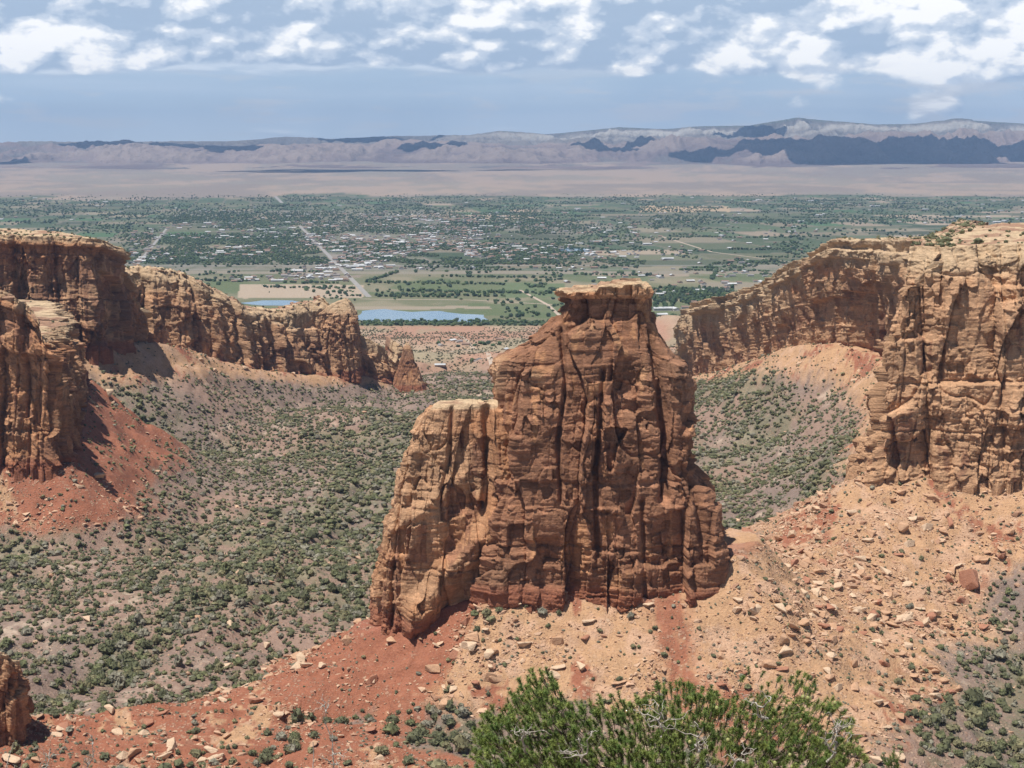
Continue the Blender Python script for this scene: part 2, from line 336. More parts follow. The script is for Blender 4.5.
C = lambda *a: np.array(a)
RED = C(.325, .128, .075); TAN = C(.49, .295, .168); LILAC = C(.235, .172, .142); PALE = C(.55, .43, .33); GREENISH = C(.145, .16, .085)
LIM = {'tower': (.12, .28), 'tower_foot': (.12, .28), 'red_ridge': (.18, .42), 'red_flat': (.15, .4), 'near_left': (.20, .40), 'near_right': (.42, .60), 'mid_right': (.60, .80), 'mid_left': (.56, .78), 'saddle': (.35, .6)}
def rubble_mask(X, Y, info):
    med = fbm2(X / 30, Y / 30, 4, 203)
    return np.maximum.reduce([sst(info[k][1] + (med - .5) * .25, *LIM[k]) for k in LIM if k not in ('red_ridge', 'red_flat')])
def ground_colour(X, Y, Z, tal, info):
    n = X.size
    big = fbm2(X / 120, Y / 120, 4, 201); med = fbm2(X / 30, Y / 30, 4, 203); fine = fbm2(X / 7, Y / 7, 3, 205); fz = n2(X / 1.9, Y / 2.4, 207) - .5
    c = lerp(LILAC, C(.285, .205, .165), sst(med, .35, .65)[:, None])
    c = lerp(c, C(.33, .21, .155), (sst(big, .48, .62) * .6)[:, None])
    c = lerp(c, PALE, (sst(fine, .58, .75) * sst(med, .45, .6) * .7)[:, None])
    veg = sst(fbm2(X / 60, Y / 140, 4, 211), .44, .60)
    c = lerp(c, GREENISH, (veg * .55 * sst(fine, .3, .6))[:, None])
    # aprons: tan rubble high up with red soil showing through in streaks
    for nm, red_bias in (('tower', .0), ('tower_foot', -.05), ('saddle', -.3), ('red_ridge', .5), ('red_flat', .28), ('near_right', -.08), ('mid_right', -.06), ('near_left', .28), ('mid_left', -.10)):
        d, e = info[nm]
        r = sst(fbm2(X / 26 + Z / 40, Y / 40, 5, 221 + len(nm), .6) + red_bias + fz * .22 + (fine - .5) * .2, .50, .60)
        cc = lerp(TAN, RED, r[:, None])
        cc = lerp(cc, C(.56, .36, .25), (sst(fine, .5, .7) * (1 - r) * .6)[:, None])
        lim = LIM[nm]
        c = lerp(c, cc, sst(e + (med - .5) * .25 + fz * .12 + (fine - .5) * .15, *lim)[:, None])
    # red soil directly below the tower at its left, right and centre
    tx = X / Y * FPX + 512
    d, e = info['tower']
    band = np.maximum(np.exp(-((tx - 400) / 26) ** 2), np.exp(-((tx - 655 - (640 - Y) * .55) / 17) ** 2)) * sst(d, 75, 40) * (Y < 640)
    c = lerp(c, RED, np.clip((band * 1.3) * (1 + fz * 1.2) + (fine - .5) * .6 * band, 0, .95)[:, None])
    c = lerp(c, C(.33, .13, .085), (sst(d, 5, 1) * (e > .5) * .6 * (Y < 640))[:, None])
    # desert at the mouth of the canyon
    q = sst(Y, 2050, 2350); dd = fbm2(X / 200, Y / 260, 4, 231)
    dc = lerp(C(.42, .30, .21), C(.40, .23, .16), sst(dd, .4, .62)[:, None]); dc = lerp(dc, C(.30, .28, .18), (sst(fbm2(X / 60, Y / 160, 3, 233), .5, .68) * .6)[:, None])
    c = lerp(c, dc, q[:, None])
    # --- the irrigated valley: fields laid out on a section grid
    v = sst(Y, 3230, 3290)
    U = X * .985 + Y * .17; Vv = Y * .985 - X * .17
    vc = np.zeros((n, 3))
    sizes = hsh(np.floor(U / 800).astype(int), np.floor(Vv / 800).astype(int), np.zeros(1, int), 301)
    fu = np.where(sizes < .4, 200, np.where(sizes < .7, 400, 133)); fv = np.where(sizes < .5, 400, 267)
    iu = np.floor(U / fu).astype(int); iv = np.floor(Vv / fv).astype(int)
    r = hsh(iu, iv, (sizes * 1000).astype(int), 305); r2 = hsh(iu, iv, (sizes * 1000).astype(int), 306)
    pal = [(.095, .14, .075), (.07, .115, .062), (.12, .15, .085), (.16, .175, .105), (.27, .24, .17), (.095, .12, .075), (.38, .31, .23), (.075, .15, .07)]
    edges = [0, .2, .38, .52, .66, .76, .9, .94, 1.01]
    for k in range(8): vc[(r >= edges[k]) & (r < edges[k + 1])] = pal[k]
    vc *= (.85 + .3 * r2)[:, None]
    eu = np.abs(U / fu - np.round(U / fu)) * fu; ev = np.abs(Vv / fv - np.round(Vv / fv)) * fv
    vc[(ev < 14) | (eu < 7)] = (.20, .19, .14)
    east = sst(tx, 480, 640)
    town = np.clip(sst(fbm2(X / 900, Y / 1500, 3, 311) + .12 * np.exp(-((tx - 380) / 190) ** 2) - .10 * east, .50, .60), 0, 1) * (Y > 4700) * (Y < 9500)
    tc_ = lerp(C(.16, .17, .12), C(.27, .25, .21), sst(fbm2(X / 45, Y / 90, 3, 313), .4, .6)[:, None])
    vc = lerp(vc, tc_, (town * .8)[:, None])
    near = sst(Y, 5000, 4300)                                        # scrubby river plain
    rc = lerp(C(.19, .20, .115), C(.30, .27, .18), sst(fbm2(X / 160, Y / 260, 4, 317), .42, .6)[:, None])
    rc = lerp(rc, C(.12, .17, .075), (sst(fbm2(X / 240, Y / 300, 3, 319), .52, .6) * .8)[:, None])
    vc = lerp(vc, rc, near[:, None])
    for (x0, x1, y0, y1, cc) in ((238, 362, 285, 298, (.50, .40, .30)), (330, 372, 254, 259, (.30, .27, .23)), (500, 565, 283, 297, (.15, .2, .1)), (640, 728, 206, 212, (.50, .38, .25)),
                                 (590, 690, 273, 276, (.36, .3, .23)), (410, 520, 215, 217, (.44, .36, .27)), (300, 362, 275, 277, (.3, .25, .2)), (130, 1024, 271, 274, (.30, .27, .21)),
                                 (355, 560, 322, 325, (.10, .13, .06)), (350, 490, 306, 309, (.38, .32, .24)), (0, 70, 187, 190, (.40, .33, .27)), (700, 800, 283, 288, (.31, .27, .2)), (820, 900, 282, 284, (.34, .3, .24))):
        wob = (fbm2(X / 120, Y / 200, 3, 323) - .5)
        mk = (tx + wob * 8 > x0) & (tx + wob * 8 < x1) & (Y * (1 + wob * .02) < GY(y0)) & (Y * (1 + wob * .02) > GY(y1))
        vc[mk] = cc
    c = lerp(c, vc * .82, v[:, None])
    # pale shale desert beyond the fields
    q = sst(Y + (fbm2(X / 1500, Y / 1500, 5, 331, .6) - .5) * 5500, 12200, 12700)
    dc = lerp(C(.24, .20, .17), C(.345, .265, .205), sst(fbm2(X / 900, Y / 1500, 6, 333, .62), .42, .58)[:, None])
    dc = lerp(dc, C(.25, .22, .18), (sst(fbm2(X / 700, Y / 1600, 5, 335, .6), .52, .64) * .8)[:, None])
    c = lerp(c, dc, q[:, None])
    return np.clip(c, .01, .8)

ys = list(np.linspace(-40, 480, 70))
while ys[-1] < 27500:
    y_ = ys[-1]; Hh = 225 if y_ < 1500 else (290 if y_ < 2300 else 375)
    ys.append(y_ + .85 * y_ * y_ / (1500 * Hh))
ys = np.array(ys); NK = 1000
ks = np.linspace(-.56, .56, NK)
YY = np.repeat(ys[:, None], NK, 1); XX = ks[None, :] * (YY + 60)
gx, gy = XX.ravel(), YY.ravel()
gz, tal, info = ground(gx, gy)
gc = ground_colour(gx, gy, gz, tal, info)
tag(mesh_obj('ground', np.stack([gx, gy, gz], 1), grid_faces(len(ys), NK), M_GROUND, col=gc), kind='structure')
del gc, tal, info

# ------------------------------------------------------------------ rock walls
def columns(s, z, zb, H, wd, amp, seed):
    """square-edged buttresses side by side along a face; s = distance along it; they break off at different heights"""
    u = s / wd + .9 * (fbm2(s / (wd * 3.1), z / (wd * 6), 2, seed) - .5) + (n2(s / (wd * 1.3), z * 0, seed + 9) - .5) * .7
    u = u + (n2(s * 0 + 3.3, z / 9, seed + 8) - .5) * .10
    iu = np.floor(u); fr = u - iu; o_ = np.zeros(1, int); r = hsh(iu.astype(int), o_, o_, seed + 3); r2 = hsh(iu.astype(int), o_, o_, seed + 4); r3 = hsh(iu.astype(int), o_, o_, seed + 5)
    prof = (.42 + .58 * np.clip(1 - np.abs(2 * fr - 1) ** 9, 0, 1)) * (1 + (r3 - .5) * 1.1 * (fr - .5) * 2)
    d = amp * ((prof - .75) * (.7 + .6 * r2) + (r - .5) * 1.1)
    zt_ = zb + H * (.35 + .75 * r2)
    return d - amp * .9 * sst(z, zt_ - .3, zt_ + 1.6) * (r > .35)
def cells(x, y, z, a, b_, seed, off, gh, gv, crack):
    """joint blocks a metres wide, b_ tall: each a flat facet of its own tilt and depth"""
    f1, f2, R, O = worley(x / a, y / a, z / b_, seed)
    d = (R[..., 0] - .5) * off + ((R[..., 1] - .5) * O[..., 0] + (R[..., 0] * 7 % 1 - .5) * O[..., 1]) * gh * a * 2 + (R[..., 2] - .5) * O[..., 2] * gv * b_ * 2
    return d - crack * sst(f2 - f1, .05, .0), R
def rock_disp(x, y, z, zb, A, zr=None, big=1.0, lev=1.0):
    """outward displacement of a fractured sandstone face: nested joint blocks and bedding ledges. A scales it; zr = height used for the bedding"""
    if zr is None: zr = z
    w = (fbm3(x / 28, y / 28, z / 40, 2, 400) - .5) * 4; w2 = (fbm3(x / 4, y / 4, z / 4, 3, 402) - .5) * 1.6
    d1, R1 = cells((x + w + w2) / A, (y - w) / A, (z + w) / A, 24, 60, 410, 6.5, .34, .10, .9)
    d2, R2 = cells((x + w2) / A, (y + w2) / A, (z + w2) / A, 10.5, 19, 420, 3.4, .38, .22, .35)
    d3, R3 = cells((x - w2 * .6) / A, (y + w2 * .6) / A, (z + w2 * .5) / A, 4.2, 5.0, 430, 1.5, .36, .30, .25)
    d4, R4 = cells(x / A, y / A, (zr + w2 * .3) / A, 6.5, 1.5, 440, .75, .05, .10, .0)
    d5, R5 = cells((x + w2 * .3) / A, (y - w2 * .3) / A, z / A, 1.7, 1.5, 445, .45, .25, .25, .0)
    s2 = sst(fbm3(x / 26, y / 26, z / 18, 2, 404), .40, .58); s3 = sst(fbm3(x / 19, y / 19, z / 15, 2, 405), .42, .6)
    d = d1 * big * 1.3 + d2 * (.55 + .6 * s2) + d3 * (.3 + .9 * s3) + d4 * (.5 + .8 * s2) * lev + d5 * (.4 + .5 * s3)
    d += (fbm3(x / 17, y / 17, z / 17, 3, 450) - .5) * 1.0 + w2 * .35
    zz = zr + (fbm2(x / 60, y / 60, 2, 460) - .5) * 4
    lay = n2(np.floor(zz / 4.3) + .5 + 0 * x, 0 * x + 3.3, 461) - .5
    d += lev * lay * 2.6 * (.25 + .9 * sst(fbm3(x / 50, y / 50, z / 30, 2, 463), .4, .6))
    low_ = sst(z - zb, 16, 8); d += low_ * (n2(np.floor(zr / 1.5) + .5 + 0 * x, np.floor((x + y) / 13) + .5, 467) - .5) * 1.9
    joint = np.exp(-((z - zb - 52 - (fbm2(x / 50, y / 50, 2, 470) - .5) * 5) / .7) ** 2) + np.exp(-((z - zb - 26 - (fbm2(x / 50, y / 50, 2, 471) - .5) * 7) / .5) ** 2)
    d -= 1.3 * joint
    return d * A, R1[..., 2], R2[..., 1], R3[..., 0]
R_TAN = C(.56, .335, .195); R_OR = C(.51, .26, .135); R_DK = C(.265, .128, .078); R_CREAM = C(.64, .48, .31); R_RED = C(.34, .125, .072)
def rock_colour(x, y, z, zb, zt, cc, cb, cs, dark=.5, cream=12.0, warm=0.0, redb=12.0, zr=None):
    zr = z if zr is None else zr
    a = fbm3(x / 35, y / 35, z / 22, 4, 500)
    c = lerp(R_TAN, R_OR, sst(a + warm, .38, .6)[:, None])
    # desert varnish: whole joint faces coated, and streaks hanging down from ledges
    v = fbm3(x / 3.2, y / 3.2, z / 70, 4, 510); v2 = fbm3(x / 30, y / 30, z / 30, 3, 515)
    vv = sst(v * .38 + v2 * .36 + cb * .16 + cc * .10, .585 - .17 * dark, .635 - .17 * dark)
    vv = vv * sst(zt - z, cream * .5, cream * 1.6)
    c = lerp(c, R_DK * (.85 + .4 * cs)[:, None], (vv * .72)[:, None])
    st = n2(zr / 4.1, 0 * x + 1.5, 520) * .65 + n2(zr / 1.1, 0 * x + 4.5, 521) * .35
    c = c * (.74 + .52 * st)[:, None] * (.86 + .28 * cs)[:, None]
    c = lerp(c, R_CREAM, (sst(zt - z + (a - .5) * cream, cream, cream * .3) * .75)[:, None])
    if redb > 0: c = lerp(c, R_RED, (sst(z - zb + (a - .5) * 8, redb, redb * .45) * .8)[:, None])
    return np.clip(c, .01, .8)

def resample(pts, step_fn):
    """dense points along a smooth curve through control tuples; step_fn(Y) gives the spacing"""
    pts = np.array(pts, float); n = len(pts); out = []
    for i in range(n - 1):
        p0, p1, p2, p3 = pts[max(i - 1, 0)], pts[i], pts[i + 1], pts[min(i + 2, n - 1)]
        L = np.hypot(*(p2[:2] - p1[:2])); k = max(2, int(L / step_fn((p1[1] + p2[1]) / 2)))
        t = (np.arange(k) / k)[:, None]
        m1 = (p2 - p0) * .35; m2 = (p3 - p1) * .35
        h = (2 * t ** 3 - 3 * t ** 2 + 1) * p1 + (t ** 3 - 2 * t ** 2 + t) * m1 + (-2 * t ** 3 + 3 * t ** 2) * p2 + (t ** 3 - t ** 2) * m2
        out.append(h)
    out.append(pts[-1:]); return np.concatenate(out)

MESA_TOPS = []
def mesa(name, ctl, inward, A=1.0, batter=.10, res=.8, toplen=220, drop=True, dark=.5, cream=12, warm=0, redb=12, roll=8.0, topdip=0.0, parent=None, dsc=1.0, but=(18, 5), big=.7, lev=1.0, cap=0.0, rimn=1.0, slabh=5.0):
    """a cliffed mesa: ctl rows are (px, Y, py_top, py_base) along its foot; the face rises, breaks over the rim and runs back as a top"""
    rows = []
    for (px, Y, pt, pb) in ctl:
        x, y, zb = P(px, pb, Y); zt = ZP(pt, Y); rows.append((x, y, zb, zt))
    q = resample(rows, lambda Y: res * Y / 1500)
    x0, y0, zb, zt = q.T; n = len(q)
    # outward normal in plan, smoothed
    tx = np.gradient(x0); ty = np.gradient(y0); L = np.hypot(tx, ty) + 1e-9; tx /= L; ty /= L
    ker = np.ones(25) / 25
    tx = np.convolve(np.pad(tx, 12, 'edge'), ker, 'valid'); ty = np.convolve(np.pad(ty, 12, 'edge'), ker, 'valid')
    L = np.hypot(tx, ty) + 1e-9; ox, oy = ty / L, -tx / L
    hmean = (zt - zb).max(); nr = int(hmean / (res * y0.mean() / 1500)) + 4
    u = np.concatenate([[-.12], np.linspace(0, 1, nr)])[:, None]
    H = (zt - zb)[None, :]; Z = zb[None, :] + u * H
    off = -batter * H * u - roll * sst(u, .86, 1.0) ** 2 * .8 + 3.0 * sst(u, .12, .0)
    X = x0[None, :] + ox[None, :] * off; Y = y0[None, :] + oy[None, :] * off
    zbb = np.broadcast_to(zb[None, :], Z.shape)
    ZR = (Z - zt[None, :] + 300).ravel()
    d, cc, cb, cs = rock_disp(X.ravel(), Y.ravel(), Z.ravel(), zbb.ravel(), A, ZR, big, lev)
    sa = np.concatenate([[0], np.cumsum(np.hypot(np.diff(x0), np.diff(y0)))])[None, :] + 0 * Z
    HH = np.broadcast_to(H, Z.shape)
    d = d.reshape(Z.shape) * dsc + columns(sa, Z, zbb, HH, but[0], but[1], 700 + n % 50) + columns(sa, Z, zbb, HH, but[0] * .38, but[1] * .30, 730 + n % 50); top = u[-1:]
    if cap: d = d + cap * sst(u, .915, .925) * (.6 + .9 * n2(sa / 23, Z * 0, 777)) - cap * .9 * sst(u, .84, .85) * sst(u, .925, .915) * (n2(sa / 31, Z * 0, 778) > .35)
    X = X + ox[None, :] * d; Y = Y + oy[None, :] * d
    cols = rock_colour(X.ravel(), Y.ravel(), Z.ravel(), zbb.ravel(), np.broadcast_to(zt[None, :], Z.shape).ravel(), cc, cb, cs, dark, cream, warm, redb, ZR).reshape(Z.shape + (3,))
    # rim roughness: let blocks stand up and fall away
    rim = (fbm2(x0 / 14 / A, y0 / 14 / A, 3, 540) - .5) * 7 * A + (np.floor(4 * fbm2(x0 / 7 / A, y0 / 7 / A, 2, 541)) / 4 - .5) * 3 * A
    Z = Z + rimn * rim[None, :] * sst(u, .75, 1.0)
    # top
    k = 60; w = np.concatenate([np.linspace(0.004, .12, 30), np.linspace(.13, 1, k - 30)])[:, None]
    ix, iy = inward
    TX = X[-1:, :] + ix * w * toplen; TY = Y[-1:, :] + iy * w * toplen
    slab = np.floor(5 * fbm2(TX / 26 / A, TY / 40 / A, 3, 550)) / 5 - .5
    TZ = Z[-1:, :] + (1.0 * (fbm2(TX / 9, TY / 9, 3, 551) - .5) + slab * slabh) * A * sst(w, 0, .03) + topdip * w * toplen
    tc = lerp(R_CREAM, C(.40, .24, .16), sst(fbm2(TX / 14, TY / 14, 4, 553), .42, .6)[..., None])
    if drop:
        BX, BY = TX[-1:] + ix * np.array([[3.], [30.]]), TY[-1:] + iy * np.array([[3.], [30.]]); BZ = np.array([[0.], [1.]]) * (zb[None, :] - 20 - TZ[-1:]) + TZ[-1:] - 3
        TX = np.concatenate([TX, BX]); TY = np.concatenate([TY, BY]); TZ = np.concatenate([TZ, BZ]); tc = np.concatenate([tc, cols[:2]])
    V = np.stack([np.concatenate([X, TX]).ravel(), np.concatenate([Y, TY]).ravel(), np.concatenate([Z, TZ]).ravel()], 1)
    cl = np.concatenate([cols, tc]).reshape(-1, 3)
    o = mesh_obj(name, V, grid_faces(len(V) // n, n), M_ROCK, parent, col=cl)
    MESA_TOPS.append(np.stack([TX[4:60], TY[4:60], TZ[4:60]], -1))
    return o

# left wall of the canyon
tag(mesa('cliff', [(-420, 984, 300, 470), (-120, 978, 296, 470), (-30, 974, 288, 470), (20, 974, 297, 470), (55, 979, 330, 470), (66, 1002, 338, 464), (72, 1080, 332, 440), (80, 1200, 320, 395), (60, 1400, 300, 360)],
     (-.95, .2), A=1.0, dark=.42, cream=9, toplen=260, batter=.07, rimn=.35, slabh=2.5, cap=3, but=(26, 8)), 'near sandstone cliff at the left edge, split by a dark vertical cleft', 'cliff', kind='structure')
tag(mesa('cliff', [(-500, 1440, 232, 356), (-60, 1446, 234, 356), (30, 1451, 236, 356), (90, 1469, 238, 352), (104, 1480, 240, 350), (118, 1506, 250, 350), (130, 1532, 262, 350), (144, 1568, 292, 350), (148, 1611, 330, 350)],
     (-.5, .86), A=1.1, dark=.6, cream=10, toplen=160, batter=.07, res=.8, roll=2, lev=1.6, but=(42, 10), big=1.0, cap=4.5, rimn=.3, slabh=2.0), 'flat topped cliff on the left with a small rock window near its end', 'cliff', kind='structure')
tag(mesa('cliff', [(90, 1594, 272, 346), (140, 1620, 271, 350), (175, 1638, 272, 354), (205, 1657, 277, 361), (240, 1690, 296, 371), (262, 1713, 309, 375), (300, 1759, 312, 380), (322, 1782, 306, 381), (330, 1792, 305, 381), (346, 1808, 299, 380), (351, 1814, 302, 380), (355, 1829, 326, 380), (366, 1848, 328, 381), (378, 1871, 334, 382), (392, 1894, 347, 385), (401, 1905, 360, 386), (407, 1917, 343, 387), (411, 1920, 345, 388), (415, 1928, 366, 389), (434, 1970, 386, 391)],
     (-.25, .95), A=1.1, dark=.34, cream=34, toplen=46, batter=.22, res=.8, warm=-.25, but=(62, 15), rimn=.7), 'long ridge of banded sandstone running down to the valley on the left', 'cliff', kind='structure')
# right wall
tag(mesa('cliff', [(1010, 1190, 238, 400), (930, 1206, 240, 400), (905, 1250, 240, 395), (905, 1308, 240, 380), (890, 1380, 240, 364), (862, 1415, 240, 356), (838, 1450, 240, 352), (818, 1480, 250, 353), (800, 1510, 262, 356), (765, 1620, 283, 366), (730, 1770, 297, 377), (712, 1857, 300, 381), (696, 1952, 306, 383), (686, 2040, 330, 384), (684, 2120, 372, 384)],
     (.86, .5), A=1.1, dsc=.7, but=(60, 7), lev=1.3, cap=4, rimn=.5, dark=.12, cream=44, toplen=300, batter=.12, res=.8, warm=-.25, roll=3), 'receding banded cliff on the right, its top sloping down to the valley', 'cliff', kind='structure')
tag(mesa('cliff', [(905, 1000, 240, 400), (896, 900, 238, 430), (880, 820, 244, 466), (870, 785, 262, 480), (885, 768, 252, 482), (930, 762, 250, 485), (985, 758, 248, 482), (1040, 752, 245, 480), (1150, 745, 240, 478), (1400, 730, 232, 470)],
     (.35, .93), A=1.0, dark=-.1, cream=22, toplen=260, batter=.13, res=.75, warm=-.30, redb=-30, topdip=.0, but=(30, 8.0), lev=.9, rimn=.25, slabh=2.0, big=1.0), 'tall near cliff of rounded pale buttresses at the right edge', 'cliff', kind='structure')
KNOBS = True
# block at the lower left edge
tag(mesa('rock_outcrop', [(-160, 545, 650, 765), (-40, 542, 648, 765), (6, 541, 652, 765), (22, 546, 658, 762), (28, 556, 662, 755), (12, 580, 672, 740)],
     (-.8, .5), A=.5, dark=.65, cream=3, toplen=30, batter=.0, res=.8, redb=6, roll=0, but=(6, 1.5)), 'dark red rock outcrop with pale ledges at the lower left edge', 'rock outcrop')

# ------------------------------------------------------------------ the tower
def ring_body(name, table, parent, grooves=(), A=1.0, dark=.6, cream=4, warm=.05, redb=11, nper=760, step=.34, ramp=None, topflat=True, zbase=None, dscale=1.0, buts=(20, 3.0), seedb=0, big=.35, capstep=False):
    """a free-standing mass from a table of (py, left px, right px, front Y, back Y); rows from the top down"""
    T = np.array(table, float); Ym = (T[:, 3] + T[:, 4]) / 2
    z = np.array([ZP(a, yy) for a, yy in zip(T[:, 0], T[:, 3])])
    xl = np.array([P(l, p_, (f_ + b_) / 2)[0] for p_, l, r_, f_, b_ in T]); xr = np.array([P(r_, p_, (f_ + b_) / 2)[0] for p_, l, r_, f_, b_ in T])
    seg = np.concatenate([[0], np.cumsum(np.hypot(np.diff(z), .6 * np.maximum(np.abs(np.diff(xl)), np.abs(np.diff(xr)))))])
    nr = int(seg[-1] / step); s = np.linspace(0, seg[-1], nr)
    zi, li, ri, fi, bi = [np.interp(s, seg, a) for a in (z, xl, xr, T[:, 3], T[:, 4])]
    ang = []                                                        # rounded rectangle in unit coordinates, most samples on the front
    a_ = np.linspace(-1, 1, int(nper * .46)); front = np.stack([a_, -np.ones_like(a_)], 1)
    b_ = np.linspace(-1, 1, int(nper * .16)); right = np.stack([np.ones_like(b_), b_], 1)
    c_ = np.linspace(1, -1, int(nper * .22)); back = np.stack([c_, np.ones_like(c_)], 1)
    d_ = np.linspace(1, -1, int(nper * .16)); left = np.stack([-np.ones_like(d_), d_], 1)
    U = np.concatenate([front[:-1], right[:-1], back[:-1], left[:-1]])
    e = 5.0; rad = (np.abs(U[:, 0]) ** e + np.abs(U[:, 1]) ** e) ** (1 / e); U = U / rad[:, None]
    cx, hx = ((li + ri) / 2)[:, None], ((ri - li) / 2)[:, None]; cy, hy = ((fi + bi) / 2)[:, None], ((bi - fi) / 2)[:, None]
    X = cx + U[None, :, 0] * hx; Y = cy + U[None, :, 1] * hy; Z = np.repeat(zi[:, None], U.shape[0], 1)
    nx = np.roll(Y, -1, 1) - np.roll(Y, 1, 1); ny = -(np.roll(X, -1, 1) - np.roll(X, 1, 1)); L = np.hypot(nx, ny) + 1e-9; nx /= L; ny /= L
    nx = sum(np.roll(nx, k, 1) for k in range(-6, 7)); ny = sum(np.roll(ny, k, 1) for k in range(-6, 7)); L = np.hypot(nx, ny) + 1e-9; nx /= L; ny /= L
    zb = zi.min() + 20 if zbase is None else zbase
    d, cc, cb, cs = rock_disp(X.ravel(), Y.ravel(), Z.ravel(), np.full(X.size, zb), A, None, big, .8)
    d = d.reshape(X.shape) * dscale
    if buts: d = d + columns(X + 1.7 * (Y - cy) * np.sign(X - cx), Z, np.full(X.shape, zb), 130.0, buts[0], buts[1], 760 + seedb) + columns(X + 1.7 * (Y - cy) * np.sign(X - cx), Z, np.full(X.shape, zb), 130.0, buts[0] * .34, buts[1] * .22, 780 + seedb)
    run = np.maximum(np.abs(np.gradient(li)), np.abs(np.gradient(ri))) / (np.abs(np.gradient(zi)) + 1e-3)
    d = d * (1 / (1 + .8 * run))[:, None]
    # pixel-like coordinates of the front, used to lay out its known clefts and buttresses
    PX = X / Y * FPX * 1.0
    ppx = 512 + X / (Y * math.cos(PITCH) + (CZ - Z) * math.sin(PITCH)) * FPX
    ppy = 384 + ((CZ - Z) * math.cos(PITCH) - Y * math.sin(PITCH)) / (Y * math.cos(PITCH) + (CZ - Z) * math.sin(PITCH)) * FPX
    fr = sst(-ny, .2, .7)
    for (pts, wdt, dep) in grooves:
        pts = np.array(pts, float); gx_ = np.interp(ppy, pts[:, 1], pts[:, 0]); inside = sst(ppy, pts[0, 1] - 6, pts[0, 1] + 3) * sst(ppy, pts[-1, 1] + 6, pts[-1, 1] - 3)
        prof = np.exp(-np.abs((ppx - gx_) / wdt) ** 2.5)
        d = d - dep * prof * inside * fr
    if ramp:
        for (x0, y0, x1, y1, out, below) in ramp:
            yl = y0 + (ppx - x0) * (y1 - y0) / (x1 - x0) + (fbm3(X / 9, Y / 9, Z / 9, 3, 590) - .5) * 16
            d = d + out * sst(ppy - yl, -12, 12) * sst(ppy - yl, below, below * .4) * sst(ppx, min(x0, x1) - 6, min(x0, x1) + 6) * sst(ppx, max(x0, x1) + 6, max(x0, x1) - 6) * fr
    fade = sst(s, 0, 3)[:, None] * .75 + .25
    thin = np.clip(np.minimum(hy, hx) / 9, .25, 1)
    X = X + nx * d * fade * thin; Y = Y + ny * d * fade * thin
    Z = Z + (fbm2(X / 5, Y / 5, 3, 560) - .5) * 3.0 * A * (1 - sst(s, 0, 10))[:, None]
    col = rock_colour(X.ravel(), Y.ravel(), Z.ravel(), np.full(X.size, zb), np.full(X.size, zi[0]), cc, cb, cs, dark, cream, warm, redb).reshape(X.shape + (3,))
    if capstep:
        k_ = 1.7 * sst(ppx, 596, 600) + 1.0 * sst(ppx, 622, 624) - 1.2 * sst(ppx, 640, 643) - .9 * sst(ppx, 574, 571)
        Z = Z + (k_ - .6) * sst(s, s[-1] * .75, s[-1] * .2)[:, None] + (np.floor(3 * n2(X / 3.1, Y / 3.1, 566)) / 3 - .3) * 1.0 * sst(s, 2.2, .4)[:, None]
    # lid
    ws = np.linspace(.08, 1, 14)[:, None]
    mx, my = cx[0, 0], cy[0, 0]
    lx = lerp(X[:1], mx + (X[:1] - mx) * .45 * (np.abs(U[None, :, 0]) > 0), ws); ly = lerp(Y[:1], np.full_like(Y[:1], my), ws)
    lz = Z[:1] + (fbm2(lx / 4, ly / 4, 3, 570) - .5) * 2.2 * A * ws + .5 * ws
    lc = lerp(R_CREAM, C(.46, .29, .19), sst(fbm2(lx / 6, ly / 6, 3, 571), .4, .6)[..., None])
    X = np.concatenate([lx[::-1], X]); Y = np.concatenate([ly[::-1], Y]); Z = np.concatenate([lz[::-1], Z]); col = np.concatenate([lc[::-1], col])
    V = np.stack([X.ravel(), Y.ravel(), Z.ravel()], 1)
    return mesh_obj(name, V, grid_faces(X.shape[0], X.shape[1], True)[:, ::-1], M_ROCK, parent, col=col.reshape(-1, 3))

tower = empty('rock_tower', P(560, 600, 640))
tag(tower, 'tall freestanding red sandstone tower with a flat cap in the middle', 'rock tower')
TW = tower.location
def adopt(o): o.parent = tower; o.matrix_parent_inverse = Matrix.Translation(-TW); return o
adopt(ring_body('shaft', [(294, 562, 650, 632, 652), (305, 561, 651, 631, 653), (312, 558, 652, 630.5, 653.5), (325, 551, 654, 629, 655), (338, 541, 657, 627, 656), (350, 527, 664, 625, 657), (358, 512, 670, 624, 658), (364, 502, 675, 623, 658), (374, 498, 682, 622, 658), (400, 497, 688, 620.5, 660),
     (450, 495, 690, 618.5, 661), (480, 493, 693, 617, 662), (492, 492, 703, 616.5, 663), (505, 491, 712, 616, 663), (525, 489, 715, 615, 664), (550, 487, 719, 614, 665), (600, 485, 720, 612, 666), (660, 483, 721, 610, 668)], None,
     grooves=[([(660, 318), (657, 350), (662, 400), (668, 450), (664, 500)], 5.5, 6.5), ([(603, 370), (600, 420), (594, 470), (598, 560)], 2.6, 4.0), ([(560, 330), (566, 380), (558, 440), (561, 500)], 2.2, 3.5),
              ([(530, 380), (530, 402)], 14, 3.2), ([(625, 360), (622, 396)], 13, 2.6), ([(540, 540), (548, 585)], 20, 3.6), ([(690, 440), (694, 480), (700, 540)], 4, 4.5), ([(642, 500), (644, 600)], 2.5, 3.0)],
     dark=1.15, warm=.10, cream=1.5, zbase=ZP(606, 612), buts=(38, 2.4), big=.75))
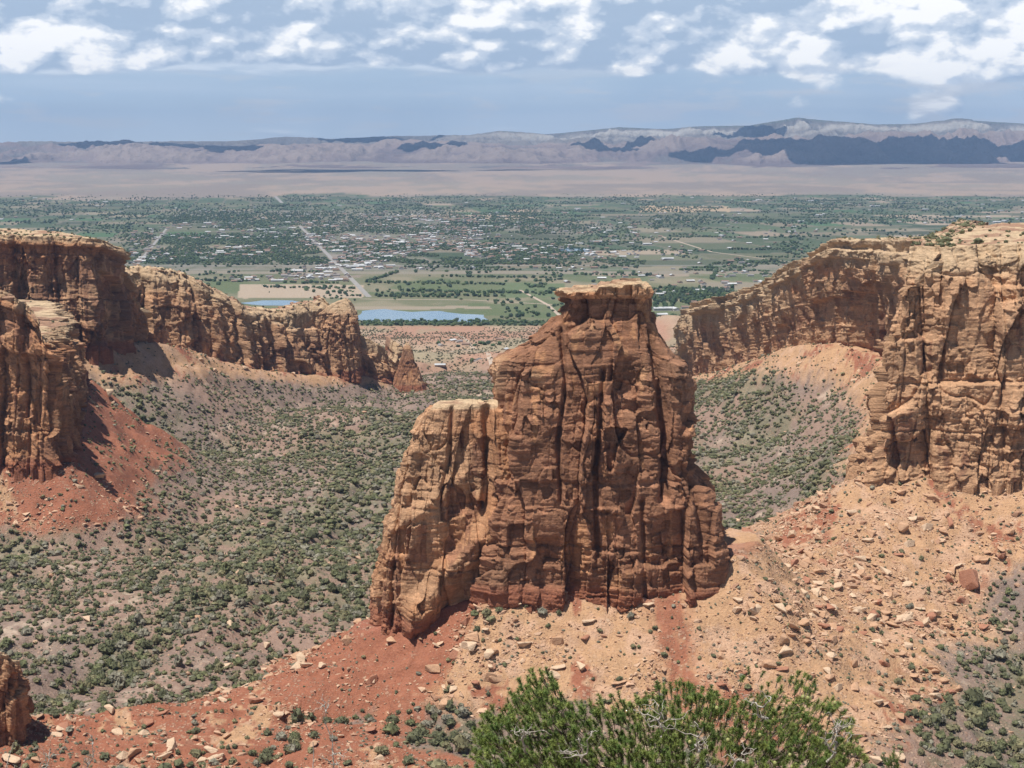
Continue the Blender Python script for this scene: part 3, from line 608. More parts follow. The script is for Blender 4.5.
adopt(ring_body('shoulder', [(405, 438, 508, 630, 646), (409, 431, 508, 629, 647), (418, 423, 508, 628.5, 647), (432, 414, 508, 627.5, 648), (460, 403, 508, 626, 649), (490, 393, 508, 624, 650), (520, 389, 508, 622.5, 651), (560, 382, 508, 621, 652), (600, 378, 508, 620, 653), (632, 376, 508, 620, 654), (670, 373, 508, 619, 655)], None,
     grooves=[([(486, 404), (489, 470), (484, 510)], 4.5, 5.0), ([(452, 410), (449, 460), (440, 500)], 2.4, 3.0), ([(425, 455), (420, 500)], 8, 3.0), ([(395, 560), (392, 628)], 2.5, 2.5)],
     ramp=[(408, 604, 498, 505, 7.0, 46), (392, 520, 470, 462, 2.5, 26)], A=.9, seedb=5, dark=.38, warm=-.02, cream=2.5, redb=9, nper=620, zbase=ZP(628, 620)))
adopt(ring_body('cap_rock', [(288, 560, 647, 630.5, 653), (290, 558, 649, 629.5, 654), (295, 559, 650, 629.5, 654), (299, 562, 648, 631, 653)], None, A=.7, dark=.25, warm=.0, cream=1.6, redb=-20, nper=700, step=.12, zbase=200, dscale=1.25, buts=(8, 1.8), capstep=True))

kn = ring_body('rock_dome', [(299, 345, 348, 1822, 1830), (302, 338, 350, 1818, 1838), (307, 328, 352, 1813, 1846), (314, 319, 355, 1808, 1850), (335, 317, 357, 1805, 1854), (384, 314, 360, 1802, 1860)], None, dark=.2, warm=-.3, cream=26, redb=6, nper=280, step=.7, dscale=.8, buts=(11, 4), zbase=ZP(382, 1740), seedb=11)
tag(kn, 'pale pointed sandstone dome near the right end of the left ridge', 'rock dome')
kn = ring_body('rock_pinnacle', [(343, 406, 409, 1890, 1895), (349, 403, 411, 1886, 1898), (360, 401, 414, 1882, 1902), (374, 397, 419, 1878, 1906), (392, 391, 426, 1872, 1912)], None, dark=.8, warm=.0, cream=3, redb=6, nper=200, step=.8, dscale=.5, buts=(8, 1.5), zbase=ZP(388, 1880), seedb=12)
tag(kn, 'small dark rock pinnacle at the right tip of the left ridge', 'rock pinnacle')

# ------------------------------------------------------------------ the far cliffs
SKX = [-600, -200, 0, 60, 140, 240, 290, 335, 400, 470, 500, 545, 580, 615, 660, 700, 745, 790, 830, 870, 910, 945, 965, 1024, 1200, 1600]
SKY_ = [146, 144, 142, 139, 139, 138, 133, 136, 132, 132, 128, 131, 128, 124, 126, 123, 123, 115, 119, 122, 121, 116, 117, 121, 122, 126]
nY, nX = 330, 1300
my = np.linspace(20500, 34000, nY); mk = np.linspace(-.56, .56, nX)
MY = np.repeat(my[:, None], nX, 1); MX = mk[None, :] * MY
mpx = MX / (MY * 1.0) * FPX * .995 + 512
def ridged(x, y, o, seed):
    s_ = 0; a = 1; t_ = 0
    for i in range(o):
        s_ = s_ + a * (1 - np.abs(2 * n2(x * 2.1 ** i + 5 * i, y * 2.1 ** i + 3 * i, seed + i) - 1)); t_ += a; a *= .5
    return s_ / t_
base = np.interp(MY, [12500, 17000, 21000, 26000, 34000], [0, 40, 120, 230, 230])
sp = ridged(MX / 4200, MY / 9000, 5, 610); gl = ridged(MX / 900, MY / 1500, 5, 620); gs = ridged(MX / 300, MY / 380, 4, 630)
zs = np.array([ZP(v + 3, 28600.) for v in np.interp(mpx[0], SKX, SKY_)])[None, :]
# foothills: eroded badland ribs
Y1 = 21500 + (sp - .5) * 5200 + (1 - gl) * 2100 + (1 - gs) * 350
t1 = np.clip((MY - Y1) / 2400, 0, 1)
foot = np.interp(mpx, [-300, 0, 120, 230, 300, 420, 560, 660, 800, 900, 1024, 1400], [330, 370, 400, 260, 310, 350, 320, 400, 420, 500, 520, 520]) * (.75 + .5 * fbm2(MX / 3000, MY / 6000, 3, 640))
h1 = foot * (t1 ** .8) * (.35 + .65 * gl) * (.8 + .2 * gs)
# the tall escarpment
Y2 = 26900 + (ridged(MX / 5200 + 9, MY / 12000, 4, 650) - .5) * 4600 * -1 + (1 - gl) * 2000 + (1 - gs) * 420
t2 = np.clip((MY - Y2) / 2100, 0, 1)
prof = np.interp(t2, [0, .45, .62, .70, .84, 1], [0, .30, .50, .74, .84, 1.0])
top = np.maximum(zs - base - foot * .75, 60)
h2 = top * prof * (1 - .10 * (1 - gs) * (t2 < .98)) 
h2 = h2 * (1 + .06 * (fbm2(MX / 1200, MY / 1200, 3, 660) - .5))
MZ = base - 40 * sst(MY, 21500, 20500) + lerp(h1, np.maximum(zs - base, 80), prof * (1 - .10 * (1 - gs) * (t2 < .98))) + (gs - .5) * 60 * sst(t1, 0, .3) * (1 - sst(t2, .9, 1)) - (1 - gl) * 150 * sst(t2, .02, .3) * sst(t2, 1.0, .7) + (fbm2(MX / 150, MY / 200, 3, 670) - .5) * 16
w_ = sst(t2, .60, .66) * sst(t2, .90, .82) + .6 * sst(t2, .40, .46) * sst(t2, .56, .50)
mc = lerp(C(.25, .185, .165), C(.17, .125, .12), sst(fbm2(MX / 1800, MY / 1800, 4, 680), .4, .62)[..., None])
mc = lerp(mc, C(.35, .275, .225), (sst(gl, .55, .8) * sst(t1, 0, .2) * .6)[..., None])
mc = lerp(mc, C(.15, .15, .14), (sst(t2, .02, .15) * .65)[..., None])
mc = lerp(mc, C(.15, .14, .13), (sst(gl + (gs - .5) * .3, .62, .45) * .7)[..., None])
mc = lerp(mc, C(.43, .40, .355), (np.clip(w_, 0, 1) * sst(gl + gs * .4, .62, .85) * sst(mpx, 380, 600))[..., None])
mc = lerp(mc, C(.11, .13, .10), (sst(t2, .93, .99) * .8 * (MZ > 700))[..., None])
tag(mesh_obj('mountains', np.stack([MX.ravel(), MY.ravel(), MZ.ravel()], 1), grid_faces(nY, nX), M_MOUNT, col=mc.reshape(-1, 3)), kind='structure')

# ------------------------------------------------------------------ clouds overhead; their shadows lie on the far cliffs
def ico(sub):
    bm = bmesh.new(); bmesh.ops.create_icosphere(bm, subdivisions=sub, radius=1)
    V = np.array([v.co[:] for v in bm.verts]); F = np.array([[v.index for v in f.verts] for f in bm.faces]); bm.free(); return V, F
ICO = {k: ico(k) for k in (1, 2, 3, 4)}
def mountain_z(px, Y):
    i = int(np.clip(np.searchsorted(my, Y), 0, nY - 1)); j = int(np.clip((( (px - 512) / FPX) / .56 + 1) / 2 * (nX - 1), 0, nX - 1)); return MZ[i, j]
def cloud_mesh(px, Y, w, d, seed):
    x, y = (px - 512) / FPX * Y, Y; h = 3700.0
    g = mountain_z(px, Y) if Y > 20500 else 60
    k = (h - g) / SUN.z; cx, cy = x + SUN.x * k, y + SUN.y * k
    r = np.random.default_rng(seed); Vs = []; Fs = []; n = 0
    V0, F0 = ICO[3]
    for i in range(9):
        a = r.uniform(0, 6.28); q = r.uniform(0, .75) ** .7; s_ = r.uniform(.3, .55)
        c = np.array([cx + math.cos(a) * q * w / 2, cy + math.sin(a) * q * d / 2, h + r.uniform(0, 80)])
        f = .8 + .5 * fbm3(V0[:, 0] * 2 + i, V0[:, 1] * 2, V0[:, 2] * 2, 3, seed)[:, None]
        V = V0 * f * np.array([w / 2 * s_, d / 2 * s_, 190]); V[:, 2] = np.maximum(V[:, 2], -40)
        Vs.append(V + c); Fs.append(F0 + n); n += len(V)
    tag(mesh_obj('cloud', np.concatenate(Vs), np.concatenate(Fs), M_CLOUD), kind='structure')
for a in ((880, 23800, 3400, 2600, 1), (800, 24400, 2200, 1900, 2), (980, 24600, 2200, 1500, 3), (708, 24300, 1100, 900, 4), (610, 25400, 1200, 900, 5), (150, 26500, 3800, 2600, 6), (10, 23500, 1200, 1300, 7), (235, 25200, 1500, 1800, 8), (330, 20300, 2800, 700, 9), (70, 29500, 4200, 2200, 10), (540, 20600, 2200, 500, 11), (380, 28800, 2200, 1500, 12), (920, 24800, 1800, 1500, 14), (745, 27500, 1600, 1500, 16), (450, 25500, 1500, 1200, 15)):
    cloud_mesh(*a)

# ------------------------------------------------------------------ river, ponds and roads on the valley floor
def at0(px, py, z=0.0):
    x, y, _ = P(px, py, GY(py, z)); return x, y
def sheet(name, outline, z, mat):
    bm = bmesh.new(); pts = [at0(*p) for p in outline]; n = len(pts); dense = []
    for i in range(n):
        a, b_ = np.array(pts[i]), np.array(pts[(i + 1) % n]); L = np.hypot(*(b_ - a)); nn = np.array([a[1] - b_[1], b_[0] - a[0]]) / (L + 1e-6)
        for t_ in np.linspace(0, 1, 8, endpoint=False):
            dense.append(a + (b_ - a) * t_ + nn * L * .05 * math.sin(t_ * math.pi) * (1 if i % 2 else -1))
    bm.faces.new([bm.verts.new((p[0], p[1], z)) for p in dense]); bmesh.ops.triangulate(bm, faces=bm.faces[:])
    for f in bm.faces:
        if f.normal.z < 0: f.normal_flip()
    me = bpy.data.meshes.new(name); bm.to_mesh(me); bm.free(); me.materials.append(mat)
    o = bpy.data.objects.new(name, me); COL.objects.link(o); return tag(o, kind='structure')
sheet('river', [(352, 318), (362, 311), (385, 309), (412, 312), (440, 311), (462, 314), (484, 315), (489, 320), (470, 323), (440, 321.5), (405, 321.5), (372, 322)], .25, M_WATER)
sheet('lagoon', [(240, 303), (262, 300.5), (292, 300.5), (318, 304), (330, 307), (352, 309.5), (350, 314), (322, 312.5), (296, 306), (262, 305.5)], .25, M_WATER)
sheet('lagoon', [(592, 249), (560, 248), (556, 251), (590, 252)], .25, M_WATER)
def strip(name, pts, w, mat, z=.12, conform=False):
    L = []; 
    for (a, b_) in zip(pts[:-1], pts[1:]):
        for t_ in np.linspace(0, 1, 24, endpoint=False): L.append(np.array(a) * (1 - t_) + np.array(b_) * t_)
    L.append(np.array(pts[-1], float)); L = np.array(L)
    t_ = np.gradient(L, axis=0); t_ /= np.linalg.norm(t_, axis=1)[:, None]; nrm = np.stack([-t_[:, 1], t_[:, 0]], 1)
    A_, B_ = L + nrm * w / 2, L - nrm * w / 2; V = np.concatenate([A_, B_]); zz = np.full(len(V), z)
    if conform: zz = ground(V[:, 0], V[:, 1])[0] + .5
    n = len(L); i = np.arange(n - 1); F = np.stack([i, i + n, i + n + 1, i + 1], 1)
    return tag(mesh_obj(name, np.column_stack([V, zz]), F, mat), kind='structure')
strip('road', [at0(300, 226), at0(369, 297)], 15, M_ROAD, .13)
strip('road', [at0(167, 228), at0(136, 266)], 11, M_ROAD, .14)
strip('road', [at0(271, 192), at0(282, 203)], 26, M_ROAD, .15)
strip('highway', [at0(60, 266), at0(1024, 265)], 16, M_ROAD, .17)
strip('railway', [at0(60, 269.5), at0(1024, 269)], 12, M_ROAD, .19)
strip('dirt_road', [at0(360, 299), at0(470, 300), at0(560, 305)], 9, M_DIRT, .2)
strip('dirt_road', [at0(520, 290), at0(548, 305), at0(560, 316)], 9, M_DIRT, .21)
strip('dirt_road', [at0(660, 236), at0(712, 252), at0(790, 262)], 10, M_DIRT, .22)
def atg(px, py):
    Y = 2500.
    for _ in range(30):
        x, _y, _z = P(px, py, Y); g = float(ground(np.array([x]), np.array([Y]))[0][0]); Y += (GY(py, g) - Y) * .5
    return P(px, py, Y)[0], Y, g
strip('dirt_road', [atg(455, 333)[:2], atg(470, 345)[:2], atg(484, 352)[:2], atg(492, 366)[:2], atg(520, 372)[:2]], 7, M_DIRT, conform=True)
strip('dirt_road', [atg(440, 352)[:2], atg(470, 351)[:2], atg(530, 354)[:2]], 5, M_DIRT, conform=True)

# ------------------------------------------------------------------ houses
def house_arrays(L, Wd, H, R):
    """gabled house; wall faces then roof faces with eaves"""
    x, y = L / 2, Wd / 2
    V = [(-x, -y, 0), (x, -y, 0), (x, y, 0), (-x, y, 0), (-x, -y, H), (x, -y, H), (x, y, H), (-x, y, H), (-x, 0, H + R), (x, 0, H + R)]
    e = .6; V += [(-x - e, -y - e, H - .15), (x + e, -y - e, H - .15), (x + e, 0, H + R + .25), (-x - e, 0, H + R + .25), (x + e, y + e, H - .15), (-x - e, y + e, H - .15)]
    T = [(0, 1, 5), (0, 5, 4), (1, 2, 6), (1, 6, 5), (2, 3, 7), (2, 7, 6), (3, 0, 4), (3, 4, 7), (5, 6, 9), (7, 4, 8)]
    Rf = [(10, 11, 12), (10, 12, 13), (14, 15, 13), (14, 13, 12)]
    return np.array(V, float), np.array(T + Rf), len(T)
HP = []
for (L, Wd, H, R, mw, mr, desc) in ((16, 10, 3.4, 2.2, M_WHITE, M_ROOF, 'white house with a grey gabled roof'), (18, 11, 3.4, 2.4, M_TAN, M_ROOFR, 'tan house with a brown gabled roof'), (15, 10, 5.5, 2.2, M_WHITE, M_ROOFR, 'tall pale house with a brown roof'), (20, 11, 3.2, 2.0, M_TAN, M_METAL, 'tan house with a bright metal roof'), (34, 15, 5, 2.0, M_WHITE, M_METAL, 'long white shed with a bright metal roof')):
    V, F, nw = house_arrays(L, Wd, H, R); me = mesh_obj('house', V, F, mw, smooth=False); d_ = me.data; bpy.data.objects.remove(me)
    d_.materials.append(mr); mi = np.zeros(len(F), dtype=np.int32); mi[nw:] = 1; d_.polygons.foreach_set('material_index', mi); HP.append((d_, V, F, nw, desc, mw, mr))
hs = []
def houses(x0, x1, y0, y1, n, big=.1):
    for _ in range(n):
        px, py = rng.uniform(x0, x1), rng.uniform(y0, y1); x, y = at0(px, py)
        if n2(np.array([x / 260]), np.array([y / 420]), 901)[0] < .36: continue
        hs.append((x, y, 0.0, rng.choice([.0, math.pi / 2]) + .17 + rng.normal(0, .06), 4 if rng.random() < big else int(rng.integers(0, 4)), rng.uniform(.8, 1.3), px, py))
houses(300, 480, 214, 262, 620, .04); houses(460, 570, 222, 262, 200, .06); houses(130, 300, 222, 264, 240, .05); houses(130, 360, 262, 273, 190, .3); houses(360, 600, 262, 270, 110, .35)
houses(300, 480, 214, 262, 700, .02); houses(130, 300, 222, 264, 300, .03); houses(460, 640, 222, 262, 250, .03); houses(560, 800, 222, 300, 170, .1); houses(0, 1024, 197, 222, 300, .12); houses(760, 1024, 200, 232, 90, .15); houses(230, 350, 274, 282, 90, .05); houses(495, 560, 284, 298, 14, 1.0); houses(600, 700, 290, 318, 30, .1)
for (px, py, k) in ((452, 341, 3), (459, 342, 0), (466, 345, 1), (441, 346, 0), (513, 352, 0), (486, 343, 1), (505, 350, 3), (478, 361, 0), (440, 366, 3), (500, 340, 1)):
    x, y, z = atg(px, py); hs.append((x, y, z - .3, rng.uniform(0, 3), k, .8, px, py))
hs.sort(key=lambda h: h[1] / h[5])
def zone_valley(px, py):
    if py > 325: return 'on the tan desert beyond the canyon mouth'
    if py > 274: return 'on the river plain beyond the ponds' if px < 600 else 'among the trees right of the tower cap'
    if py > 260: return 'beside the highway left of the tower' if px < 560 else 'beside the highway right of the tower'
    if py > 240: return 'in the near part of the town' if px < 570 else 'among the fields right of the tower'
    if py > 222: return 'in the far part of the town' if px < 570 else 'in the green fields above the right cliffs'
    return 'on the far edge of the green valley'
for i, (x, y, z, a, k, s_, px, py) in enumerate(hs[:300]):
    o = bpy.data.objects.new('shed' if k == 4 else 'house', HP[k][0]); COL.objects.link(o)
    o.location = (x, y, z); o.rotation_euler = (0, 0, a); o.scale = (s_, s_, s_)
    zn = zone_valley(px, py); tag(o, HP[k][4] + ' ' + zn, 'house' if k != 4 else 'shed', ('sheds ' if k == 4 else 'houses ') + zn)
Vs = []; Fs = []; Ms = []; n = 0
for (x, y, z, a, k, s_, px, py) in hs[300:]:
    _, V, F, nw, _d, mw, mr = HP[k]; c_, s2 = math.cos(a), math.sin(a)
    W_ = V * s_; Vs.append(np.stack([W_[:, 0] * c_ - W_[:, 1] * s2 + x, W_[:, 0] * s2 + W_[:, 1] * c_ + y, W_[:, 2] + z], 1)); Fs.append(F + n); n += len(V)
    Ms.append(np.where(np.arange(len(F)) < nw, [M_WHITE, M_TAN].index(mw), 2 + [M_ROOF, M_ROOFR, M_METAL].index(mr)))
o = mesh_obj('town_buildings', np.concatenate(Vs), np.concatenate(Fs), M_WHITE, smooth=False)
for m_ in (M_TAN, M_ROOF, M_ROOFR, M_METAL): o.data.materials.append(m_)
o.data.polygons.foreach_set('material_index', np.concatenate(Ms).astype(np.int32))
tag(o, 'small pale houses of the far town spread over the valley', 'houses', kind='stuff')

# ------------------------------------------------------------------ foliage prototypes
def crown_proto(seed, lod, leaves=0, tall=1.0):
    V0, F0 = ICO[lod]; r = np.random.default_rng(seed)
    f = .25 + 1.4 * fbm3(V0[:, 0] * 2.4 + seed * 3.7, V0[:, 1] * 2.4, V0[:, 2] * 2.4, 3, seed, .7)
    V = V0 * f[:, None] * np.array([.5, .5, .5 * tall]); V += r.normal(0, .035 if lod > 1 else .05, V.shape)
    V[:, 2] += .40 * tall
    V[:, 2] = np.maximum(V[:, 2], -.04)
    t_ = r.uniform(.6, 1.4, len(V)); F = F0; V = V * r.uniform(.8, 1.25, 3)
    if leaves:
        idx = r.integers(0, len(V), leaves); c = V[idx] * r.uniform(.85, 1.22, (leaves, 1)); ls_ = .085 if lod > 1 else .14; a = r.normal(0, ls_, (leaves, 3)); b_ = r.normal(0, ls_, (leaves, 3))
        LV = np.stack([c, c + a, c + b_], 1).reshape(-1, 3); LV[:, 2] = np.maximum(LV[:, 2], 0.0); LF = np.arange(leaves * 3).reshape(-1, 3) + len(V)
        V = np.concatenate([V, LV]); F = np.concatenate([F, LF]); t_ = np.concatenate([t_, np.repeat(r.uniform(.7, 1.45, leaves), 3)])
    return V, F, t_
def scatter_mesh(name, protos, px_, mat, cols, sxy, sz, ang, pick):
    Vs = []; Fs = []; Cs = []; n = 0
    for k, (V, F, t_) in enumerate(protos):
        m_ = np.where(pick == k)[0]
        if not len(m_): continue
        c_, s_ = np.cos(ang[m_])[:, None], np.sin(ang[m_])[:, None]
        X = (V[None, :, 0] * c_ - V[None, :, 1] * s_) * sxy[m_][:, None] + px_[m_, 0][:, None]
        Y = (V[None, :, 0] * s_ + V[None, :, 1] * c_) * sxy[m_][:, None] + px_[m_, 1][:, None]
        Z = V[None, :, 2] * sz[m_][:, None] + px_[m_, 2][:, None]
        Vs.append(np.stack([X, Y, Z], -1).reshape(-1, 3)); Cs.append((cols[m_][:, None, :] * t_[None, :, None]).reshape(-1, 3))
        Fs.append((F[None] + (np.arange(len(m_)) * len(V))[:, None, None] + n).reshape(-1, 3)); n += len(V) * len(m_)
    return mesh_obj(name, np.concatenate(Vs), np.concatenate(Fs), mat, col=np.concatenate(Cs), smooth=False)
HI = [crown_proto(s_, 2, 260, tl) for s_, tl in ((1, 1.0), (2, .85), (3, 1.15), (4, .75), (5, 1.3))]
MD = [crown_proto(s_ + 20, 2, 110, 1.0) for s_ in range(7)]
LO = [crown_proto(s_ + 30, 1, 26, 1.0) for s_ in range(7)]
LEAFC = {'dark green': (.112, .116, .062), 'olive green': (.185, .170, .092), 'grey green': (.21, .195, .145), 'green': (.13, .138, .065)}

def screen(x, y, z):
    D = y * math.cos(PITCH) + (CZ - z) * math.sin(PITCH)
    return 512 + x / D * FPX, 384 + ((CZ - z) * math.cos(PITCH) - y * math.sin(PITCH)) / D * FPX, D
# ---- junipers and pinyons of the canyon
N = 190000
yy = np.sqrt(rng.uniform(500 ** 2, 2150 ** 2, N)); kk = rng.uniform(-.40, .40, N); xx = kk * yy
gz_, tl_, inf_ = ground(xx, yy)
cov = fbm2(xx / 60, yy / 140, 4, 211); cl_ = fbm2(xx / 14, yy / 20, 2, 231)
dens_ = .82 + .18 * sst(cov, .40, .58)
hi_t = rubble_mask(xx, yy, inf_)
dens_ *= 1 - np.where(yy < 850, .78, .70) * hi_t
dens_ *= 1 - (.78 - .2 * sst(yy, 570, 530)) * sst(np.maximum(inf_['red_ridge'][1], inf_['red_flat'][1]), .2, .5)
dens_ *= .34 + .5 * sst(cl_, .34, .62)
keep = (rng.random(N) < dens_)
inside = np.minimum.reduce([inf_['tower'][0], ]) < 1.0
keep &= ~inside
xx, yy, gz_, hi_t, cov = xx[keep], yy[keep], gz_[keep], hi_t[keep], cov[keep]
n = len(xx)
size = np.clip(rng.lognormal(.76, .36, n), .9, 4.6) * (1 - .38 * hi_t) * (.85 + .3 * sst(cov, .45, .6))
red_on = inf_['red_ridge'][1][keep]; size *= 1 - .25 * sst(red_on, .5, .8)
hue = rng.choice(4, n, p=[.42, .24, .2, .14]); names = list(LEAFC)
cc_ = np.array([LEAFC[k_] for k_ in names])[hue] * rng.uniform(.8, 1.25, (n, 1))
# shrubs on the flat tops
tp = []
for T_, cnt in zip(MESA_TOPS, (90, 420, 130, 520, 520, 4)):
    i = rng.integers(0, T_.shape[0], cnt); j = rng.integers(0, T_.shape[1], cnt); tp.append(T_[i, j])
tp = np.concatenate(tp); tp = tp[(np.abs(tp[:, 0] / tp[:, 1]) < .4)]
spx, spy, sD = screen(xx, yy, gz_)
vis = (spx > 2) & (spx < 1022) & (spy < 766) & (yy < 900) & ~((spx > 375) & (spx < 735) & (yy > 655))
vis &= ~((spx > 475) & (spx < 875) & (spy > 690))
rank = np.where(vis, size / sD, 0); order = np.argsort(-rank)[:300]
ind = np.zeros(n, bool); ind[order] = True
def zone_near(px, py, red, nm):
    if red > .6 and px < 480: return 'on the red ridge left of the tower' if py < 700 else 'on red soil along the bottom edge left of the pine'
    if px < 380 and py > 640: return 'in the thicket behind the red ridge at the left'
    if px < 380: return 'on the grey flats left of the tower'
    if py < 600 and px > 730: return 'on the rubble slope below the right cliff'
    if px > 860: return 'on the grey flats at the lower right corner'
    if px > 700: return 'on the rubble between the tower and the lower right flats'
    return 'on the rubble slope below the tower'
datas = {}
for hk, nm in enumerate(names):
    for p_ in range(5):
        V, F, t_ = HI[p_]; o = mesh_obj('juniper', V, F, M_LEAF, col=np.array(LEAFC[nm])[None] * t_[:, None], smooth=False); datas[hk, p_] = o.data; bpy.data.objects.remove(o)
tb = bmesh.new(); bmesh.ops.create_cone(tb, segments=7, radius1=.07, radius2=.035, depth=.5, cap_ends=True); bmesh.ops.translate(tb, verts=tb.verts, vec=(0, 0, .1))
for v in tb.verts: v.co.x += .05 * math.sin(v.co.z * 7)
trunk_me = bpy.data.meshes.new('trunk'); tb.to_mesh(trunk_me); tb.free(); trunk_me.materials.append(M_BARK)
srt = sorted(order, key=lambda i: -rank[i])
for q, i in enumerate(srt):
    p_ = int(rng.integers(0, 5)); s_ = size[i]; big = 'large' if s_ > 3.2 else ('mid sized' if s_ > 2.2 else 'small')
    zn = zone_near(spx[i], spy[i], red_on[i], None); kind = 'juniper' if hue[i] != 2 else 'shrub'
    loc = (float(xx[i]), float(yy[i]), float(gz_[i]) - .08)
    lab = f'{big} {names[hue[i]]} {kind} {zn}'; grp = f'{names[hue[i]]} {kind}s {zn}'
    if q < 120:
        e = empty(kind + '_tree' if kind == 'juniper' else kind, loc); e.rotation_euler = (0, 0, float(rng.uniform(0, 6.28))); e.scale = (s_ * 1.1, s_ * 1.1, s_ * 1.05)
        for nm, me in (('crown', datas[int(hue[i]), p_]), ('trunk', trunk_me)):
            c = bpy.data.objects.new(nm, me); COL.objects.link(c); c.parent = e
        tag(e, lab, 'tree' if kind == 'juniper' else 'shrub', grp)
    else:
        c = bpy.data.objects.new(kind + '_tree' if kind == 'juniper' else kind, datas[int(hue[i]), p_]); COL.objects.link(c); c.location = loc; c.rotation_euler = (0, 0, float(rng.uniform(0, 6.28))); c.scale = (s_ * 1.1, s_ * 1.1, s_ * 1.05)
        tag(c, lab, 'tree' if kind == 'juniper' else 'shrub', grp)
r_ = ~ind; A_ = np.stack([xx, yy, gz_ - .08], 1)[r_]; far = A_[:, 1] > 850
pick = np.where(far, 7 + rng.integers(0, 7, len(A_)), rng.integers(0, 7, len(A_)))
A2 = np.concatenate([A_, tp - [0, 0, .2]]); s2 = np.concatenate([size[r_], np.clip(rng.lognormal(.6, .35, len(tp)), .8, 3.2)]); c2 = np.concatenate([cc_[r_], np.array(LEAFC['dark green'])[None] * rng.uniform(.8, 1.4, (len(tp), 1))])
pick = np.concatenate([pick, 7 + rng.integers(0, 7, len(tp))])
dyy = np.sqrt(rng.uniform(2100 ** 2, 3230 ** 2, 16000)); dxx = rng.uniform(-.25, .25, 16000) * dyy
dk = fbm2(dxx / 90, dyy / 200, 3, 241) > rng.uniform(.38, .62, 16000); dxx, dyy = dxx[dk], dyy[dk]; dzz = ground(dxx, dyy)[0]; nd_ = len(dxx)
A2 = np.concatenate([A2, np.stack([dxx, dyy, dzz - .1], 1)]); s2 = np.concatenate([s2, rng.uniform(1.2, 3.2, nd_)]); c2 = np.concatenate([c2, np.array([.13, .125, .075])[None] * rng.uniform(.6, 1.3, (nd_, 1))]); pick = np.concatenate([pick, 7 + rng.integers(0, 7, nd_)])
tag(scatter_mesh('juniper_scrub', MD + LO, A2, M_LEAF, c2, s2 * 1.15, s2 * .95, rng.uniform(0, 6.28, len(A2)), pick), 'dark green juniper and pinyon scrub dotted over the whole canyon', 'scrub', kind='stuff')
print('bushes', n, len(tp))

# ---- low grey sage between them
N = 26000
yy = np.sqrt(rng.uniform(505 ** 2, 1000 ** 2, N)); xx = rng.uniform(-.40, .40, N) * yy
gz_, tl_, inf2 = ground(xx, yy)
keep = (rng.random(N) < (.25 + .75 * sst(fbm2(xx / 25, yy / 25, 3, 251), .45, .6)) * (1 - .3 * sst(tl_, .3, .6))) & (inf2['tower'][0] > 1)
A_ = np.stack([xx, yy, gz_ - .05], 1)[keep]; sz_ = rng.uniform(.5, 1.2, len(A_))
tag(scatter_mesh('sagebrush', [crown_proto(70 + k_, 1, 8) for k_ in range(4)], A_, M_LEAF, np.array([.17, .165, .115])[None] * rng.uniform(.6, 1.2, (len(A_), 1)), sz_ * 1.2, sz_ * .8, rng.uniform(0, 6.28, len(A_)), rng.integers(0, 4, len(A_))), 'low grey green sagebrush between the junipers', 'sagebrush', kind='stuff')

# ------------------------------------------------------------------ boulders
def rock_proto(seed, flat=.6, npts=13, bev=True):
    r = np.random.default_rng(seed); bm = bmesh.new()
    for _ in range(npts):
        p = r.uniform(-.5, .5, 3); p = p / np.abs(p).max() * .5 * r.uniform(.75, 1) if r.random() < .8 else p
        bm.verts.new((p[0], p[1] * .8, p[2] * flat))
    h = bmesh.ops.convex_hull(bm, input=bm.verts[:])
    bmesh.ops.delete(bm, geom=[g for g in h['geom_interior'] if isinstance(g, bmesh.types.BMVert)], context='VERTS')
    if bev: bmesh.ops.bevel(bm, geom=bm.edges[:], offset=.025, segments=1, affect='EDGES')
    bmesh.ops.triangulate(bm, faces=bm.faces[:]); bm.verts.ensure_lookup_table()
    bm.verts.index_update()
    V = np.array([v.co[:] for v in bm.verts]); F = np.array([[v.index for v in f.verts] for f in bm.faces]); bm.free()
    return V, F, r.uniform(.92, 1.08, len(V))
RB = [rock_proto(s_, fl_) for s_, fl_ in ((1, .6), (2, .4), (3, .75), (4, .3), (5, .55), (6, .9))]
RS = [rock_proto(s_ + 10, fl_, 9, False) for s_, fl_ in ((1, .6), (2, .4), (3, .7), (4, .5), (5, .8))]
N = 520000
yy = np.sqrt(rng.uniform(495 ** 2, 1000 ** 2, N)); xx = rng.uniform(-.40, .40, N) * yy
far_n = 95000
yy = np.concatenate([yy, np.sqrt(rng.uniform(1000 ** 2, 2000 ** 2, far_n))]); xx = np.concatenate([xx, rng.uniform(-.4, .4, far_n) * yy[N:]])
gz_, tl_, inf3 = ground(xx, yy); redz = np.maximum(inf3['red_ridge'][1], inf3['red_flat'][1])
t_no_red = rubble_mask(xx, yy, inf3)
clu = fbm2(xx / 16, yy / 16, 3, 261); chute = fbm2(xx / 26 + gz_ / 40, yy / 40, 4, 221 + 5)
p = .02 + .75 * t_no_red * (.20 + .9 * sst(clu, .42, .62))
p = np.where(redz > .45, .10 + .35 * sst(clu, .54, .66), p)
p *= 1 - .6 * sst(inf3['near_left'][1], .3, .5)
txx = xx / yy * FPX + 512
red_band = np.maximum(np.exp(-((txx - 400) / 26) ** 2), np.exp(-((txx - 655 - (640 - yy) * .55) / 17) ** 2)) * sst(inf3['tower'][0], 75, 40) * (yy < 640)
p *= 1 - .8 * np.clip(red_band, 0, 1)
keep = (rng.random(len(xx)) < p) & (inf3['tower'][0] > .5)
xx, yy, gz_, t3, redz = xx[keep], yy[keep], gz_[keep], t_no_red[keep], redz[keep]; n = len(xx)
bsz = np.clip(rng.pareto(2.2, n) * .58 + .32, .32, 6.0) * (1 + .4 * (yy > 1000))
